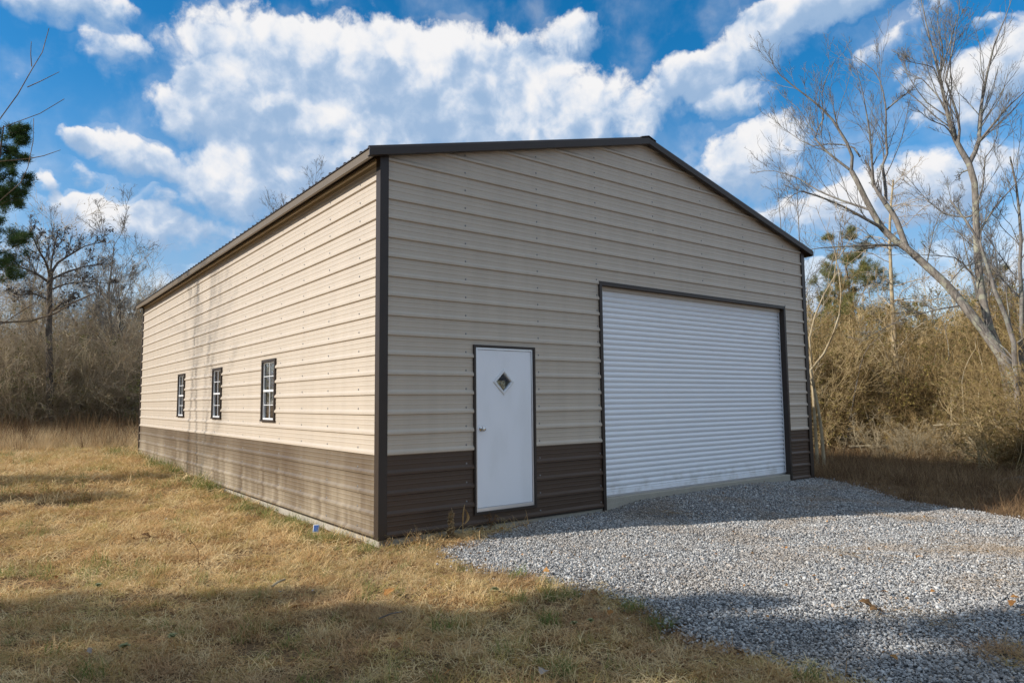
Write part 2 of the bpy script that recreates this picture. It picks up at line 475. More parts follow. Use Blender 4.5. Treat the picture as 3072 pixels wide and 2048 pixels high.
GRAVEL = [(1.0, -.42), (.49, -.63), (.27, -1.1), (.21, -1.56), (.41, -2.22), (.55, -2.76), (.59, -3.18), (.49, -3.55), (.25, -4.02), (.32, -4.47), (.37, -4.98), (.40, -5.3),
          (.5, -6.5), (.9, -9), (1.8, -13), (8.2, -13), (6.9, -9), (6.6, -6.5), (6.75, -5), (6.96, -4.01), (7.4, -3.33), (7.33, -3.07), (7.55, -2.5), (8.4, -1.37), (9.15, -.3), (9.12, -.03), (3.5, -.03), (2.3, -.06), (1.5, -.28)]


def in_poly(x, y, poly):
    x = np.asarray(x); y = np.asarray(y); c = np.zeros(x.shape, bool); n = len(poly)
    for i in range(n):
        x0, y0 = poly[i]; x1, y1 = poly[(i+1) % n]
        if y0 == y1: continue
        m = ((y0 > y) != (y1 > y)) & (x < (x1-x0)*(y-y0)/(y1-y0)+x0)
        c ^= m
    return c


def scatter(name, protos, P, rot, scl, idx, label, cat, kind='stuff'):
    """one object: a prototype put on every point"""
    c = bpy.data.collections.new(name+'_kinds')
    for o in protos: c.objects.link(o)
    me = bpy.data.meshes.new(name); n = len(P)
    me.vertices.add(n); me.vertices.foreach_set('co', np.asarray(P, np.float32).ravel())
    me.attributes.new('rot', 'FLOAT_VECTOR', 'POINT').data.foreach_set('vector', np.asarray(rot, np.float32).ravel())
    me.attributes.new('scl', 'FLOAT', 'POINT').data.foreach_set('value', np.asarray(scl, np.float32))
    me.attributes.new('idx', 'INT', 'POINT').data.foreach_set('value', np.asarray(idx, np.int32))
    me.update()
    for mm in protos[0].data.materials: me.materials.append(mm)
    o = link(name, me); tag(o, label, cat, None, kind)
    g = bpy.data.node_groups.new(name, 'GeometryNodeTree')
    g.interface.new_socket('Geometry', in_out='INPUT', socket_type='NodeSocketGeometry')
    g.interface.new_socket('Geometry', in_out='OUTPUT', socket_type='NodeSocketGeometry')
    T = NT(g)
    gi = T.add('NodeGroupInput'); go = T.add('NodeGroupOutput')
    ci = T.add('GeometryNodeCollectionInfo'); ci.inputs[0].default_value = c
    ci.inputs['Separate Children'].default_value = True; ci.inputs['Reset Children'].default_value = True
    ip = T.add('GeometryNodeInstanceOnPoints'); ip.inputs['Pick Instance'].default_value = True
    def named(t, nm):
        q = T.add('GeometryNodeInputNamedAttribute', data_type=t); q.inputs[0].default_value = nm; return q.outputs[0]
    T.l.new(gi.outputs[0], ip.inputs['Points']); T.l.new(ci.outputs[0], ip.inputs['Instance'])
    T.l.new(named('INT', 'idx'), ip.inputs['Instance Index']); T.l.new(named('FLOAT_VECTOR', 'rot'), ip.inputs['Rotation'])
    T.l.new(named('FLOAT', 'scl'), ip.inputs['Scale']); T.l.new(ip.outputs[0], go.inputs[0])
    o.modifiers.new('scatter', 'NODES').node_group = g
    return o


def proto(name, V, F, m): return bpy.data.objects.new(name, mesh_from(name, V, F, m))


# ------------------------------------------------------------------ ground and drive


def build_ground():
    def axis(c, fine, half):
        a = np.arange(-half, half+1e-6, fine); e = half+np.cumsum(fine*1.16**np.arange(1, 46)); return np.concatenate([-e[::-1], a, e])+c
    xs = axis(3, .35, 14); ys = axis(5, .35, 14)
    X, Y = np.meshgrid(xs, ys, indexing='ij'); Z = hz(X, Y)
    nx, ny = X.shape; V = np.stack([X, Y, Z], -1).reshape(-1, 3)
    i = np.arange(nx-1)[:, None]*ny; j = np.arange(ny-1)[None, :]
    F = np.stack([i+j, i+ny+j, i+ny+j+1, i+j+1], -1).reshape(-1, 4)
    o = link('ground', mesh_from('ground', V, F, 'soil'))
    for p in o.data.polygons: p.use_smooth = True
    tag(o, 'ground of dry soil and thatch around the metal building', None, None, 'structure')
    # drive: a raised bed of crushed stone
    s = .14; xs = np.arange(-.2, 9.4, s); ys = np.arange(-13, .06, s)
    X, Y = np.meshgrid(xs, ys, indexing='ij'); nx, ny = X.shape
    edge = in_poly(X, Y, GRAVEL)
    V = np.stack([X, Y, hgr(X, Y)-.02], -1).reshape(-1, 3)
    i = np.arange(nx-1)[:, None]*ny; j = np.arange(ny-1)[None, :]
    F = np.stack([i+j, i+ny+j, i+ny+j+1, i+j+1], -1).reshape(-1, 4)
    keep = edge.reshape(-1)[F].all(1)
    o = link('gravel_drive', mesh_from('gravel_drive', V, F[keep], 'gravel_base'))
    tag(o, 'bed of the grey gravel drive in front of the roll-up door', None, None, 'structure')


build_ground()

# ------------------------------------------------------------------ the metal building
W, L = 9.13, 15.37
P9 = .2286
ZB = .9643                     # top of the brown wainscot
ZW0 = ZB-4*P9                  # lower edge of the sheets
SL = .2536                     # roof slope
ZE = 4.50                      # roof underside over the side walls
B = thing('metal_building', 'tan metal garage building with dark brown trim, wainscot and white roll-up door', 'building')


def part(name, label=None):
    o = link(name, None, B)
    if label: o['label'] = label
    return o


PROF = [(0, 0), (.010, .023), (.036, .023), (.066, 0), (.112, 0), (.118, .003), (.126, .003), (.132, 0), (.168, 0), (.174, .003), (.182, .003), (.188, 0), (P9, 0)]
GAR = (3.515, 8.37, -1.0, 3.28)         # garage opening u0,u1,z0,z1 in the sheet
DOOR = (1.30, 2.235, .205, 2.255)
WINS = [(3.553, 4.210), (6.638, 7.301), (9.727, 10.395)]
WZ = (1.316, 2.271)


def wall(name, xyz, length, openings, gable, brown, flip, label, rows_u):
    """xyz(u, out, z) -> point; one sheet bay per child"""
    root = part(name, label)
    ztop = ZE+SL*length/2 if gable else ZE-.01
    k = -4
    scr = MB()
    while ZB+k*P9 < ztop-.01:
        z0 = ZB+k*P9; z1 = min(z0+P9, ztop)
        # profile points with the opening edges cut in
        zs = [(z0+a, b) for a, b in PROF if z0+a <= z1+1e-6]
        if zs[-1][0] < z1-1e-4:
            a = z1-z0; zs.append((z1, float(np.interp(a, [p[0] for p in PROF], [p[1] for p in PROF]))))
        for (_, _, oz0, oz1) in openings:
            for oz in (oz0, oz1):
                if z0 < oz < z1:
                    b = float(np.interp(oz, [p[0] for p in zs], [p[1] for p in zs])); zs.append((oz, b))
        zs = sorted(zs)
        pieces = {}
        nseg = 0
        for (za, oa), (zb_, ob) in zip(zs[:-1], zs[1:]):
            if zb_-za < 1e-5: continue
            zm = (za+zb_)/2
            def lim(z):
                if not gable: return .012, length-.012
                t = max(0, (z-(ZE-.01))/SL); return .012+t, length-.012-t
            a0, a1 = lim(za); b0, b1 = lim(zb_)
            if a1-a0 < .02: continue
            cuts = sorted([(o0, o1) for o0, o1, y0, y1 in openings if y0 < zm < y1])
            lo = [(a0, b0)]; hi = []
            for c0, c1 in cuts: hi.append((c0, c0)); lo.append((c1, c1))
            hi.append((a1, b1))
            for n, (l, h) in enumerate(zip(lo, hi)):
                key = sum(1 for o0, o1, y0, y1 in openings if y0 <= z0+1e-6 and y1 >= z1-1e-6 and o1 <= l[0]+1e-6)
                pieces.setdefault(key, []).append(((l[0], oa, za), (h[0], oa, za), (max(h[1], l[1]), ob, zb_), (l[1], ob, zb_)))
        for key, qs in pieces.items():
            mb = MB()
            for q in qs:
                p = [xyz(*c) for c in q]
                mb.quad(*(p[::-1] if flip else p))
            # close the ends of the ribs
            us0 = min(q[0][0] for q in qs); us1 = max(q[1][0] for q in qs)
            if not gable or z1 < ZE-.02:
                for ue in (us0, us1):
                    mb.poly([xyz(ue, b, z0+a) for a, b in PROF[:4]])
            mb.build('siding_panel', brown if k < 0 else 'tan_paint', root)
        # screw heads
        for ru in rows_u:
            zz = z0+.076; t = max(0, (zz-(ZE-.03))/SL) if gable else 0
            if zz > ztop-.05 or ru < t+.05 or ru > length-t-.05: continue
            if any(o0-.05 < ru < o1+.05 and y0-.05 < zz < y1+.05 for o0, o1, y0, y1 in openings): continue
            c = [(.0105*math.cos(a), .0105*math.sin(a)) for a in np.arange(6)*math.pi/3]
            i = len(scr.V)
            scr.V += [xyz(ru+a*1.3, .001, zz+b_*1.3) for a, b_ in c] + [xyz(ru+a*.7, .007, zz+b_*.7) for a, b_ in c]
            for q in range(6): scr.F.append([i+q, i+(q+1) % 6, i+6+(q+1) % 6, i+6+q])
            scr.F.append([i+6+q for q in range(6)])
        k += 1
    s = scr.build('screws', 'galvanised', root); s['kind'] = 'stuff'
    # a liner so that the sheets have an inside
    return root


FR = [1.17, 2.34, 3.46, 4.73, 5.95, 7.15, 8.44]
front = wall('wall', lambda u, o, z: (u, -o, z), W, [GAR, DOOR], True, 'brown_paint', False, 'gable front wall of tan ribbed sheets over a brown wainscot', FR)
leftw = wall('wall', lambda u, o, z: (-o, u, z), L, [(a, b, WZ[0]+.01, WZ[1]-.01) for a, b in [(w[0]+.02, w[1]-.02) for w in WINS]], False, 'brown_paint_dust_sheen', True, 'sunlit side wall with three windows', list(np.arange(.57, L, .93)))
rightw = wall('wall', lambda u, o, z: (W+o, u, z), L, [(a+.02, b-.02, WZ[0]+.01, WZ[1]-.01) for a, b in WINS], False, 'brown_paint', False, 'side wall facing the woods', list(np.arange(.9, L, 1.52)))
rearw = wall('wall', lambda u, o, z: (u, L+o, z), W, [], True, 'brown_paint', True, None, [1.2, 2.7, 4.5, 6.3, 7.9])

# slab
mb = MB(); mb.box(.004, W-.004, .004, L-.004, -.5, .150); mb.build('foundation_slab', 'concrete', B)
mb = MB(); mb.box(GAR[0]+.03, GAR[1]-.03, -.012, .20, -.3, .165); mb.build('door_sill', 'concrete', B, bevel=.006)

# corner posts of trim
for cx, cy, sx, sy in ((0, 0, 1, 1), (W, 0, -1, 1), (0, L, 1, -1), (W, L, -1, -1)):
    mb = MB(); t = .027; a = .082
    ring = [(cx-sx*t, cy-sy*t, ZW0-.012), (cx+sx*a, cy-sy*t, ZW0-.012), (cx+sx*a, cy-sy*.002, ZW0-.012), (cx-sx*.002, cy-sy*.002, ZW0-.012), (cx-sx*.002, cy+sy*a, ZW0-.012), (cx-sx*t, cy+sy*a, ZW0-.012)]
    mb.prism(ring, (0, 0, ZE-ZW0-.01)); mb.build('corner_trim', 'brown_trim', B)
# base trim under the sheets
for nm, bx in (('front', None),):
    for x0, x1 in ((.085, GAR[0]-.035), (GAR[1]+.035, W-.085)):
        mb = MB(); mb.box(x0, x1, -.016, -.001, ZW0-.012, ZW0-.001); mb.build('base_trim', 'brown_trim', B)
mb = MB(); mb.box(-.018, -.001, .085, L-.085, ZW0-.012, ZW0-.001); mb.build('base_trim', 'brown_trim', B)

# roof: deck, ribbed sheets, ridge cap, eave and rake trims
OH, OS = .115, .21
roof = part('roof')


def zr(x): return ZE+SL*min(x, W-x)


th = .012
for side in (0, 1):
    def xx(x): return x if side == 0 else W-x
    mb = MB(); x0, x1 = -OS+.02, W/2
    ring = [(xx(x0), -OH+.025, zr(x0)+.001), (xx(x1), -OH+.025, zr(x1)+.001), (xx(x1), -OH+.025, zr(x1)+.022), (xx(x0), -OH+.025, zr(x0)+.022)]
    mb.prism(ring, (0, L+2*OH-.05, 0)); mb.build('roof_deck', 'brown_trim', roof)
    y = -OH
    while y < L+OH-.01:
        y1 = min(y+4*P9, L+OH)
        mb = MB(); yy = y
        pts = []
        while yy < y1-1e-6:
            for a, b in ((0, .022), (.012, .041), (.034, .041), (.046, .022), (.118, .022), (.124, .027), (.136, .027), (.142, .022)):
                if yy+a < y1: pts.append((yy+a, b))
            yy += P9
        pts.append((y1, .022))
        xa, xb = -OS, W/2
        for (ya, ba), (yb, bb) in zip(pts[:-1], pts[1:]):
            q = [(xx(xa), ya, zr(xa)+ba+.002), (xx(xa), yb, zr(xa)+bb+.002), (xx(xb), yb, zr(xb)+bb+.002), (xx(xb), ya, zr(xb)+ba+.002)]
            mb.quad(*(q if side else q[::-1]))
            e = [(xx(xa), ya, zr(xa)+.012), (xx(xa), yb, zr(xa)+.012), (xx(xa), yb, zr(xa)+bb+.002), (xx(xa), ya, zr(xa)+ba+.002)]
            mb.quad(*e)
        mb.build('roof_panel', 'brown_trim', roof); y = y1
    # eave trim: fascia with a small return at its foot
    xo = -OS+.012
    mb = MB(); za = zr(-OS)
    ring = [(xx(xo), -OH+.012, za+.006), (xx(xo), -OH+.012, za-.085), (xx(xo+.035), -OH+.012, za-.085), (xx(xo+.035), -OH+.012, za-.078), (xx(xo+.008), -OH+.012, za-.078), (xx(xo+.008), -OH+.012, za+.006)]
    mb.prism(ring, (0, L+2*OH-.024, 0)); mb.build('eave_trim', 'brown_trim_lit', roof)
    # top rail under the eave
    mb = MB(); mb.box(min(xx(-.045), xx(-.022)), max(xx(-.045), xx(-.022)), .09, L-.09, ZE-.075, ZE-.04); mb.build('eave_rail', 'brown_trim', roof)
    # soffit
    mb = MB(); q0, q1 = sorted((xx(-OS+.022), xx(-.002)))
    mb.box(q0, q1, -.02, L+.02, ZE-.062 if False else ZE-.052, ZE-.046); mb.build('soffit', 'brown_trim', roof)
    # rake trims front and back
    for yf, sg in ((-OH, 1), (L+OH, -1)):
        mb = MB(); xa, xb = -OS, W/2-.001
        def pf(x, dz, dy): return (xx(x), yf+sg*dy, zr(x)+dz)
        prof = [(.018, -.006), (.010, -.012), (-.074, -.006), (-.078, .05), (-.070, .05), (-.066, .004), (.018, .004)]
        A = [pf(xa, dz, dy) for dz, dy in prof]; C = [pf(xb, dz, dy) for dz, dy in prof]
        n = len(prof); i = len(mb.V); mb.V += A+C
        mb.F += [[i+j, i+(j+1) % n, i+n+(j+1) % n, i+n+j] for j in range(n)] + [[i+j for j in range(n)], [i+n+j for j in range(n)]]
        # soffit strip back to the wall
        mb.build('rake_trim', 'brown_trim', roof)
mb = MB(); c = W/2; zt = zr(c)+.046
for s in (-1, 1):
    ring = [(c, -OH-.004, zt+.012), (c+s*.17, -OH-.004, zt-.17*SL+.006), (c+s*.17, -OH-.004, zt-.17*SL-.006), (c, -OH-.004, zt)]
    mb.prism(ring, (0, L+2*OH+.008, 0))
mb.build('ridge_cap', 'brown_trim', roof)

# interior: columns and a dull liner behind the front wall keep it hollow and dark
mb = MB()
for yy in np.arange(.10, L, 1.52):
    for x in (.05, W-.12):
        mb = MB(); mb.box(x, x+.07, yy, yy+.07, .151, ZE-.08); mb.build('frame_post', 'galvanised', B)

# roll-up door
gx0, gx1, gz0, gz1 = 3.5415, 8.343, .166, 3.252
rd = part('rollup_door', 'white corrugated roll-up door')
mb = MB(); yd = .092
prof = []; z = gz0+.012
prof += [(z, .0), (z+.075, .0), (z+.082, .010), (z+.094, .010), (z+.10, 0)]
z += .118
while z < gz1-.09:
    for a, b in ((0, .010), (.005, .016), (.011, .010), (.020, .0), (.036, -.007), (.052, -.008), (.068, -.001)): prof.append((z+a, b))
    z += .0802
prof.append((gz1-.055, .0))
for (za, a), (zb_, b) in zip(prof[:-1], prof[1:]):
    mb.quad((gx0+.002, yd+a, za), (gx1-.002, yd+a, za), (gx1-.002, yd+b, zb_), (gx0+.002, yd+b, zb_))
mb.build('door_curtain', 'door_curtain', rd, smooth=False)
mb = MB(); mb.box(gx0+.003, gx1-.003, yd-.014, yd+.02, gz0+.002, gz0+.030); mb.build('bottom_bar', 'aluminium', rd)
mb = MB(); mb.box(gx0+.002, gx1-.002, yd-.035, yd+.03, gz1-.058, gz1-.002); mb.build('header', 'tan_paint', rd)
for x0, x1 in ((3.4895, gx0), (gx1, 8.3947)):
    mb = MB(); mb.box(x0, x1, -.031, .13, ZW0-.04 if x0 < 5 else ZW0-.03, gz1+.0535); mb.build('jamb_trim', 'brown_trim', rd)
mb = MB(); mb.box(gx0+.001, gx1-.001, -.031, .13, gz1, gz1+.0535); mb.build('head_trim', 'brown_trim', rd)
for x0, x1 in ((gx0+.001, gx0+.028), (gx1-.028, gx1-.001)):
    mb = MB(); mb.box(x0, x1, yd-.02, yd-.015, gz0+.035, gz1-.062); mb.build('guide_track', 'white_enamel', rd)

# walk door
wd = part('walk_door', 'white walk door with a diamond window')
dx0, dx1, dz0, dz1 = 1.273, 2.2626, .178, 2.2806
t = .030
for nm, a in (('frame_trim', (dx0, dx0+t, dz0, dz1)), ('frame_trim', (dx1-t, dx1, dz0, dz1)), ('frame_trim', (dx0+t+.0005, dx1-t-.0005, dz1-t, dz1)), ('frame_trim', (dx0+t+.0005, dx1-t-.0005, dz0, dz0+t))):
    mb = MB(); mb.box(a[0], a[1], -.028, .03, a[2], a[3]); mb.build(nm, 'brown_trim', wd)
ix0, ix1, iz0, iz1 = dx0+t+.001, dx1-t-.001, dz0+t+.001, dz1-t-.001
f = .026
for a in ((ix0, ix0+f, iz0, iz1), (ix1-f, ix1, iz0, iz1), (ix0+f+.0005, ix1-f-.0005, iz1-f, iz1), (ix0+f+.0005, ix1-f-.0005, iz0, iz0+f+.02)):
    mb = MB(); mb.box(a[0], a[1], -.012, .028, a[2], a[3]); mb.build('door_frame', 'aluminium', wd, bevel=.003)
# leaf with a diamond opening
lx0, lx1, lz0, lz1 = ix0+f+.004, ix1-f-.004, iz0+f+.024, iz1-f-.004
DC = (1.7475, 1.8155); hw, hh = .118, .119
D4 = [(DC[0]-hw, DC[1]), (DC[0], DC[1]-hh), (DC[0]+hw, DC[1]), (DC[0], DC[1]+hh)]
C4 = [(lx0, lz0), (lx1, lz0), (lx1, lz1), (lx0, lz1)]
mb = MB()
for yy, rev in ((-.004, False), (.034, True)):
    LM, BM, RM, TM = (lx0, DC[1]), (DC[0], lz0), (lx1, DC[1]), (DC[0], lz1)
    for pts in ((C4[0], BM, D4[1], D4[0], LM), (BM, C4[1], RM, D4[2], D4[1]), (RM, C4[2], TM, D4[3], D4[2]), (TM, C4[3], LM, D4[0], D4[3])):
        p = [(a, yy, b) for a, b in pts]; mb.poly(p[::-1] if rev else p)
for a, b in ((0, 1), (1, 2), (2, 3), (3, 0)):
    mb.quad((D4[a][0], -.004, D4[a][1]), (D4[a][0], .034, D4[a][1]), (D4[b][0], .034, D4[b][1]), (D4[b][0], -.004, D4[b][1]))
    mb.quad((C4[a][0], -.004, C4[a][1]), (C4[b][0], -.004, C4[b][1]), (C4[b][0], .034, C4[b][1]), (C4[a][0], .034, C4[a][1]))
mb.build('door_leaf', 'white_enamel', wd)
mb = MB(); ow, oh_ = .172, .17; bw, bh = .148, .148
for a in range(4):
    b = (a+1) % 4
    dirs = [(-1, 0), (0, -1), (1, 0), (0, 1)]
    rings = []
    for sx_, sz_, y_ in ((ow, oh_, -.005), (ow-.006, oh_-.006, -.016), (bw-.012, bh-.012, -.020), (hw+.004, hh+.004, -.012), (hw, hh, .01)):
        rings.append(((DC[0]+dirs[a][0]*sx_, y_, DC[1]+dirs[a][1]*sz_), (DC[0]+dirs[b][0]*sx_, y_, DC[1]+dirs[b][1]*sz_)))
    for r0, r1 in zip(rings[:-1], rings[1:]): mb.quad(r0[0], r0[1], r1[1], r1[0])
mb.build('diamond_frame', 'white_vinyl', wd)
mb = MB(); mb.poly([(a, .012, b) for a, b in D4]); mb.build('diamond_pane', 'glass', wd)


def lathe(name, prof, segs, m, parent, M4):
    V = []; F = []
    for r, h in prof:
        for k in range(segs):
            a = 2*math.pi*k/segs; V.append(M4 @ Vector((r*math.cos(a), r*math.sin(a), h)))
    for i in range(len(prof)-1):
        for k in range(segs): F.append([i*segs+k, i*segs+(k+1) % segs, (i+1)*segs+(k+1) % segs, (i+1)*segs+k])
    F.append([(len(prof)-1)*segs+k for k in range(segs)])
    me = mesh_from(name, [tuple(v) for v in V], F, m)
    for p in me.polygons: p.use_smooth = True
    return link(name, me, parent)


lathe('door_knob', [(.034, 0), (.034, .006), (.014, .010), (.012, .03), (.024, .036), (.030, .05), (.028, .062), (.016, .068), (.004, .069)], 16, 'chrome', wd,
      Matrix.Translation((1.394, -.004, 1.227)) @ Matrix.Rotation(rad(90), 4, 'X'))

# windows: three each side
def window(side, y0, y1):
    """side 0: left wall, 1: right wall"""
    def X(o): return -o if side == 0 else W+o
    root = part('window')
    z0, z1 = WZ
    def bx(name, ya, yb, za, zb_, oa, ob, m, bev=0):
        mb = MB(); xa, xb = sorted((X(oa), X(ob))); mb.box(xa, xb, ya, yb, za, zb_); return mb.build(name, m, root, bevel=bev)
    t = .040
    bx('trim', y0, y0+t, z0, z1, -.02, .028, 'brown_trim'); bx('trim', y1-t, y1, z0, z1, -.02, .028, 'brown_trim')
    bx('trim', y0+t+.0005, y1-t-.0005, z1-t, z1, -.02, .028, 'brown_trim'); bx('trim', y0-.012, y1+.012, z0-.03, z0-.0005, -.02, .034, 'brown_trim')
    a0, a1, b0, b1 = y0+t+.001, y1-t-.001, z0+.001, z1-t-.001
    zm = (b0+b1)/2; v = .017
    bx('frame', a0, a0+v, b0, b1, -.05, .001, 'white_vinyl'); bx('frame', a1-v, a1, b0, b1, -.05, .001, 'white_vinyl')
    bx('frame', a0+v+.0005, a1-v-.0005, b1-v, b1, -.05, .001, 'white_vinyl'); bx('frame', a0+v+.0005, a1-v-.0005, b0, b0+v+.008, -.05, .004, 'white_vinyl')
    bx('meeting_rail', a0+v+.001, a1-v-.001, zm-.016, zm+.016, -.045, .004, 'white_vinyl')
    for lo, hi, dep in ((b0+v+.009, zm-.021, -.016), (zm+.021, b1-v-.001, -.009)):
        ym = (a0+a1)/2; zc = (lo+hi)/2
        bx('muntin', ym-.0055, ym+.0055, lo, hi, dep-.004, dep+.007, 'white_vinyl')
        for s0, s1 in ((a0+v, ym-.009), (ym+.009, a1-v)):
            bx('muntin', s0+.001, s1-.001, zc-.0055, zc+.0055, dep-.0035, dep+.006, 'white_vinyl')
            for q0, q1 in ((lo, zc-.009), (zc+.009, hi)):
                mb = MB(); mb.quad((X(dep), s0, q0), (X(dep), s1, q0), (X(dep), s1, q1), (X(dep), s0, q1)); mb.build('pane', 'glass', root)


for side in (0, 1):
    for a, b in WINS: window(side, a, b)

# ------------------------------------------------------------------ plants: growth of branches


def polyres(P, n):
    P = np.asarray(P, float); d = np.r_[0, np.cumsum(np.linalg.norm(np.diff(P, axis=0), axis=1))]
    s = np.linspace(0, d[-1], n); return np.stack([np.interp(s, d, P[:, k]) for k in range(3)], -1)


def wander(rng, start, dirs, length, n, wob, up):
    B_ = len(start); P = np.empty((B_, n, 3)); P[:, 0] = start; d = dirs.copy(); st = (length/(n-1))[:, None]
    for i in range(1, n):
        d = norm(d + wob*rng.normal(size=(B_, 3)) + np.array([0, 0, up])); P[:, i] = P[:, i-1]+d*st
    return P


def sprout(rng, P, R, k, tmin, tmax, lr, ang, up, wob, n, rr=.55, rmin=.003, taper=.3, lvar=(.55, 1.25)):
    B_, n0, _ = P.shape; idx = np.repeat(np.arange(B_), k); t = rng.uniform(tmin, tmax, len(idx))
    s = t*(n0-1); i = np.minimum(s.astype(int), n0-2); f = (s-i)[:, None]
    pos = P[idx, i]*(1-f)+P[idx, i+1]*f; tan = norm(P[idx, i+1]-P[idx, i])
    ln = np.linalg.norm(np.diff(P, axis=1), axis=2).sum(1)[idx]*lr*(1.2-.65*t)*rng.uniform(*lvar, len(idx))
    pr = norm(np.cross(rng.normal(size=(len(idx), 3)), tan)); a = rng.normal(ang, ang*.25, len(idx))[:, None]
    d = norm(np.cos(a)*tan+np.sin(a)*pr+np.array([0, 0, up*.5]))
    r0 = np.maximum((R[idx, i]*(1-f[:, 0])+R[idx, i+1]*f[:, 0])*rr, rmin)
    Q = wander(rng, pos, d, ln, n, wob, up*.25)
    rad_ = r0[:, None]*np.linspace(1, taper, n)[None]
    return Q, np.maximum(rad_, rmin*.7)


def leaf_tris(rng, C, n, spread, length, width, up=.2):
    """n small leaf triangles round every centre"""
    C = np.repeat(C, n, 0); N = len(C)
    o = C+rng.normal(size=(N, 3))*spread; d = norm(rng.normal(size=(N, 3))+np.array([0, 0, up]))
    p = norm(np.cross(d, rng.normal(size=(N, 3)))); l = (length*rng.uniform(.6, 1.3, N))[:, None]
    V = np.stack([o-p*width/2, o+p*width/2, o+d*l], 1).reshape(-1, 3); F = np.arange(N*3).reshape(-1, 3)
    return V, F


def tips(P, lo=1): return P[:, lo:].reshape(-1, 3)


def make_tree(name, label, cat, base, trunks, crown, leaves=None, barkm='bark_grey', twigm=None, group=None, limbs=None):
    """base: foot of the tree; trunks, crown, limbs: lists of (V, F); leaves: (V, F, material)"""
    base = np.asarray(base, float); r = thing(name, label, cat, tuple(base), group)
    V, F = join(trunks); me = mesh_from('trunk', V-base, F, barkm)
    for p in me.polygons: p.use_smooth = True
    link('trunk', me, r)
    if limbs:
        for V, F in limbs:
            me = mesh_from('limb', V-base, F, barkm)
            for p in me.polygons: p.use_smooth = True
            link('limb', me, r)
    if crown:
        V, F = join(crown); o = link('crown', mesh_from('crown', V-base, F, twigm or barkm), r)
    if leaves:
        o = link('leaves' if 'needle' not in leaves[2] else 'needles', mesh_from('leaves', leaves[0]-base, leaves[1], leaves[2]), r); o['kind'] = 'stuff'
    return r


def copy_tree(src, loc, rz, s, label=None, group=None):
    r = src.copy(); COL.objects.link(r); r.location = loc; r.rotation_euler = (0, 0, rz); r.scale = (s, s, s)
    if label: r['label'] = label
    if group: r['group'] = group
    for ch in list(src.children):
        c_ = ch.copy(); COL.objects.link(c_); c_.parent = r
        for g in ch.children:
            d = g.copy(); COL.objects.link(d); d.parent = c_
    return r


def px_branch(pts, D, n, r0, r1):
    """a limb through photo pixels; D a range or list of ranges; radii in metres"""
    pts = np.array(pts, float); Dn = np.interp(np.linspace(0, 1, len(pts)), np.linspace(0, 1, np.size(D)), np.atleast_1d(D))
    P = polyres(at(pts[:, 0], pts[:, 1], Dn), n)[None]
    return P, np.linspace(r0, r1, n)[None]


def bare_crown(rng, P, R, spec, sides=3):
    """spec: list of (k, tmin, tmax, lr, ang, up, wob, n, rmin)"""
    out = []; last = (P, R); allp = []
    for (k, t0, t1, lr, ang, up, wob, n, rmin) in spec:
        Q, S = sprout(rng, last[0], last[1], k, t0, t1, lr, ang, up, wob, n, rr=.38, rmin=rmin); out.append(tubes(Q, S, sides)); allp.append(Q); last = (Q, S)
    return out, allp


def random_bare(seed, H, name='bare', forks=(5, .28), spread=.55, rb=.13, fine=1., stems=1):
    """a leafless tree about H tall, foot at the origin"""
    rng = np.random.default_rng(seed)
    st = np.zeros((stems, 3)); st[:, :2] = rng.normal(size=(stems, 2))*.12*(stems > 1)
    d = norm(np.c_[rng.normal(size=(stems, 2))*(.09 if stems == 1 else .12), np.ones(stems)])
    P = wander(rng, st, d, np.full(stems, H*.93)*rng.uniform(.8, 1, stems), 12, .07, .06); R = rb*np.linspace(1, .12, 12)[None].repeat(stems, 0)
    tr = [tubes(P, R, 8)]
    k1 = max(4, int(forks[0]*2.2))
    Q, S = sprout(rng, P, R, k1, forks[1], .97, .42, spread, .35, .13, 9, rr=.42, rmin=.012)
    Q2, S2 = sprout(rng, Q, S, 6, .2, 1, .48, .6, .25, .16, 7, rmin=.008)
    Q3, S3 = sprout(rng, Q2, S2, int(5*fine), .15, 1, .5, .6, .2, .2, 5, rmin=.006)
    Q4, S4 = sprout(rng, Q3, S3, int(3*fine), .15, 1, .55, .65, .15, .2, 4, rmin=.005)
    cr = [tubes(Q, S, 5), tubes(Q2, S2, 4), tubes(Q3, S3, 3), tubes(Q4, S4, 3)]
    return tr, cr, (Q, Q2, Q3, Q4)


def random_pine(seed, H, rb=.16, first=.3, wid=.3, dens=1., nl=.16, nw=.010, mats='needles'):
    rng = np.random.default_rng(seed)
    P = wander(rng, np.zeros((1, 3)), norm(np.array([[.02, .02, 1.]])), np.array([H]), 12, .03, .08); R = rb*np.linspace(1, .1, 12)[None]
    n1 = int(46*dens); t = np.sort(rng.uniform(first, .98, n1)); s = t*11; i = np.minimum(s.astype(int), 10); f = (s-i)[:, None]
    pos = P[0, i]*(1-f)+P[0, i+1]*f; az = rng.uniform(0, 6.283, n1)
    ln = H*wid*(1.08-.85*t)*rng.uniform(.55, 1.15, n1)
    d = norm(np.c_[np.cos(az), np.sin(az), rng.uniform(-.05, .45, n1)])
    Q = wander(rng, pos, d, ln, 8, .10, .05); S = (.028*H/10*(1.25-t))[:, None]*np.linspace(1, .2, 8)[None]
    Q2, S2 = sprout(rng, Q, S, 8, .3, 1, .42, .7, .2, .14, 6, rmin=.008)
    Q3, S3 = sprout(rng, Q2, S2, 3, .3, 1, .55, .7, .25, .14, 4, rmin=.006)
    C = np.concatenate([tips(Q2, 3), tips(Q3, 1), Q[:, 5:].reshape(-1, 3)])
    lv = leaf_tris(rng, C, 12, .05, nl, nw, .25)
    return [tubes(P, R, 8)], [tubes(Q, S, 5), tubes(Q2, S2, 3), tubes(Q3, S3, 3)], (lv[0], lv[1], mats)


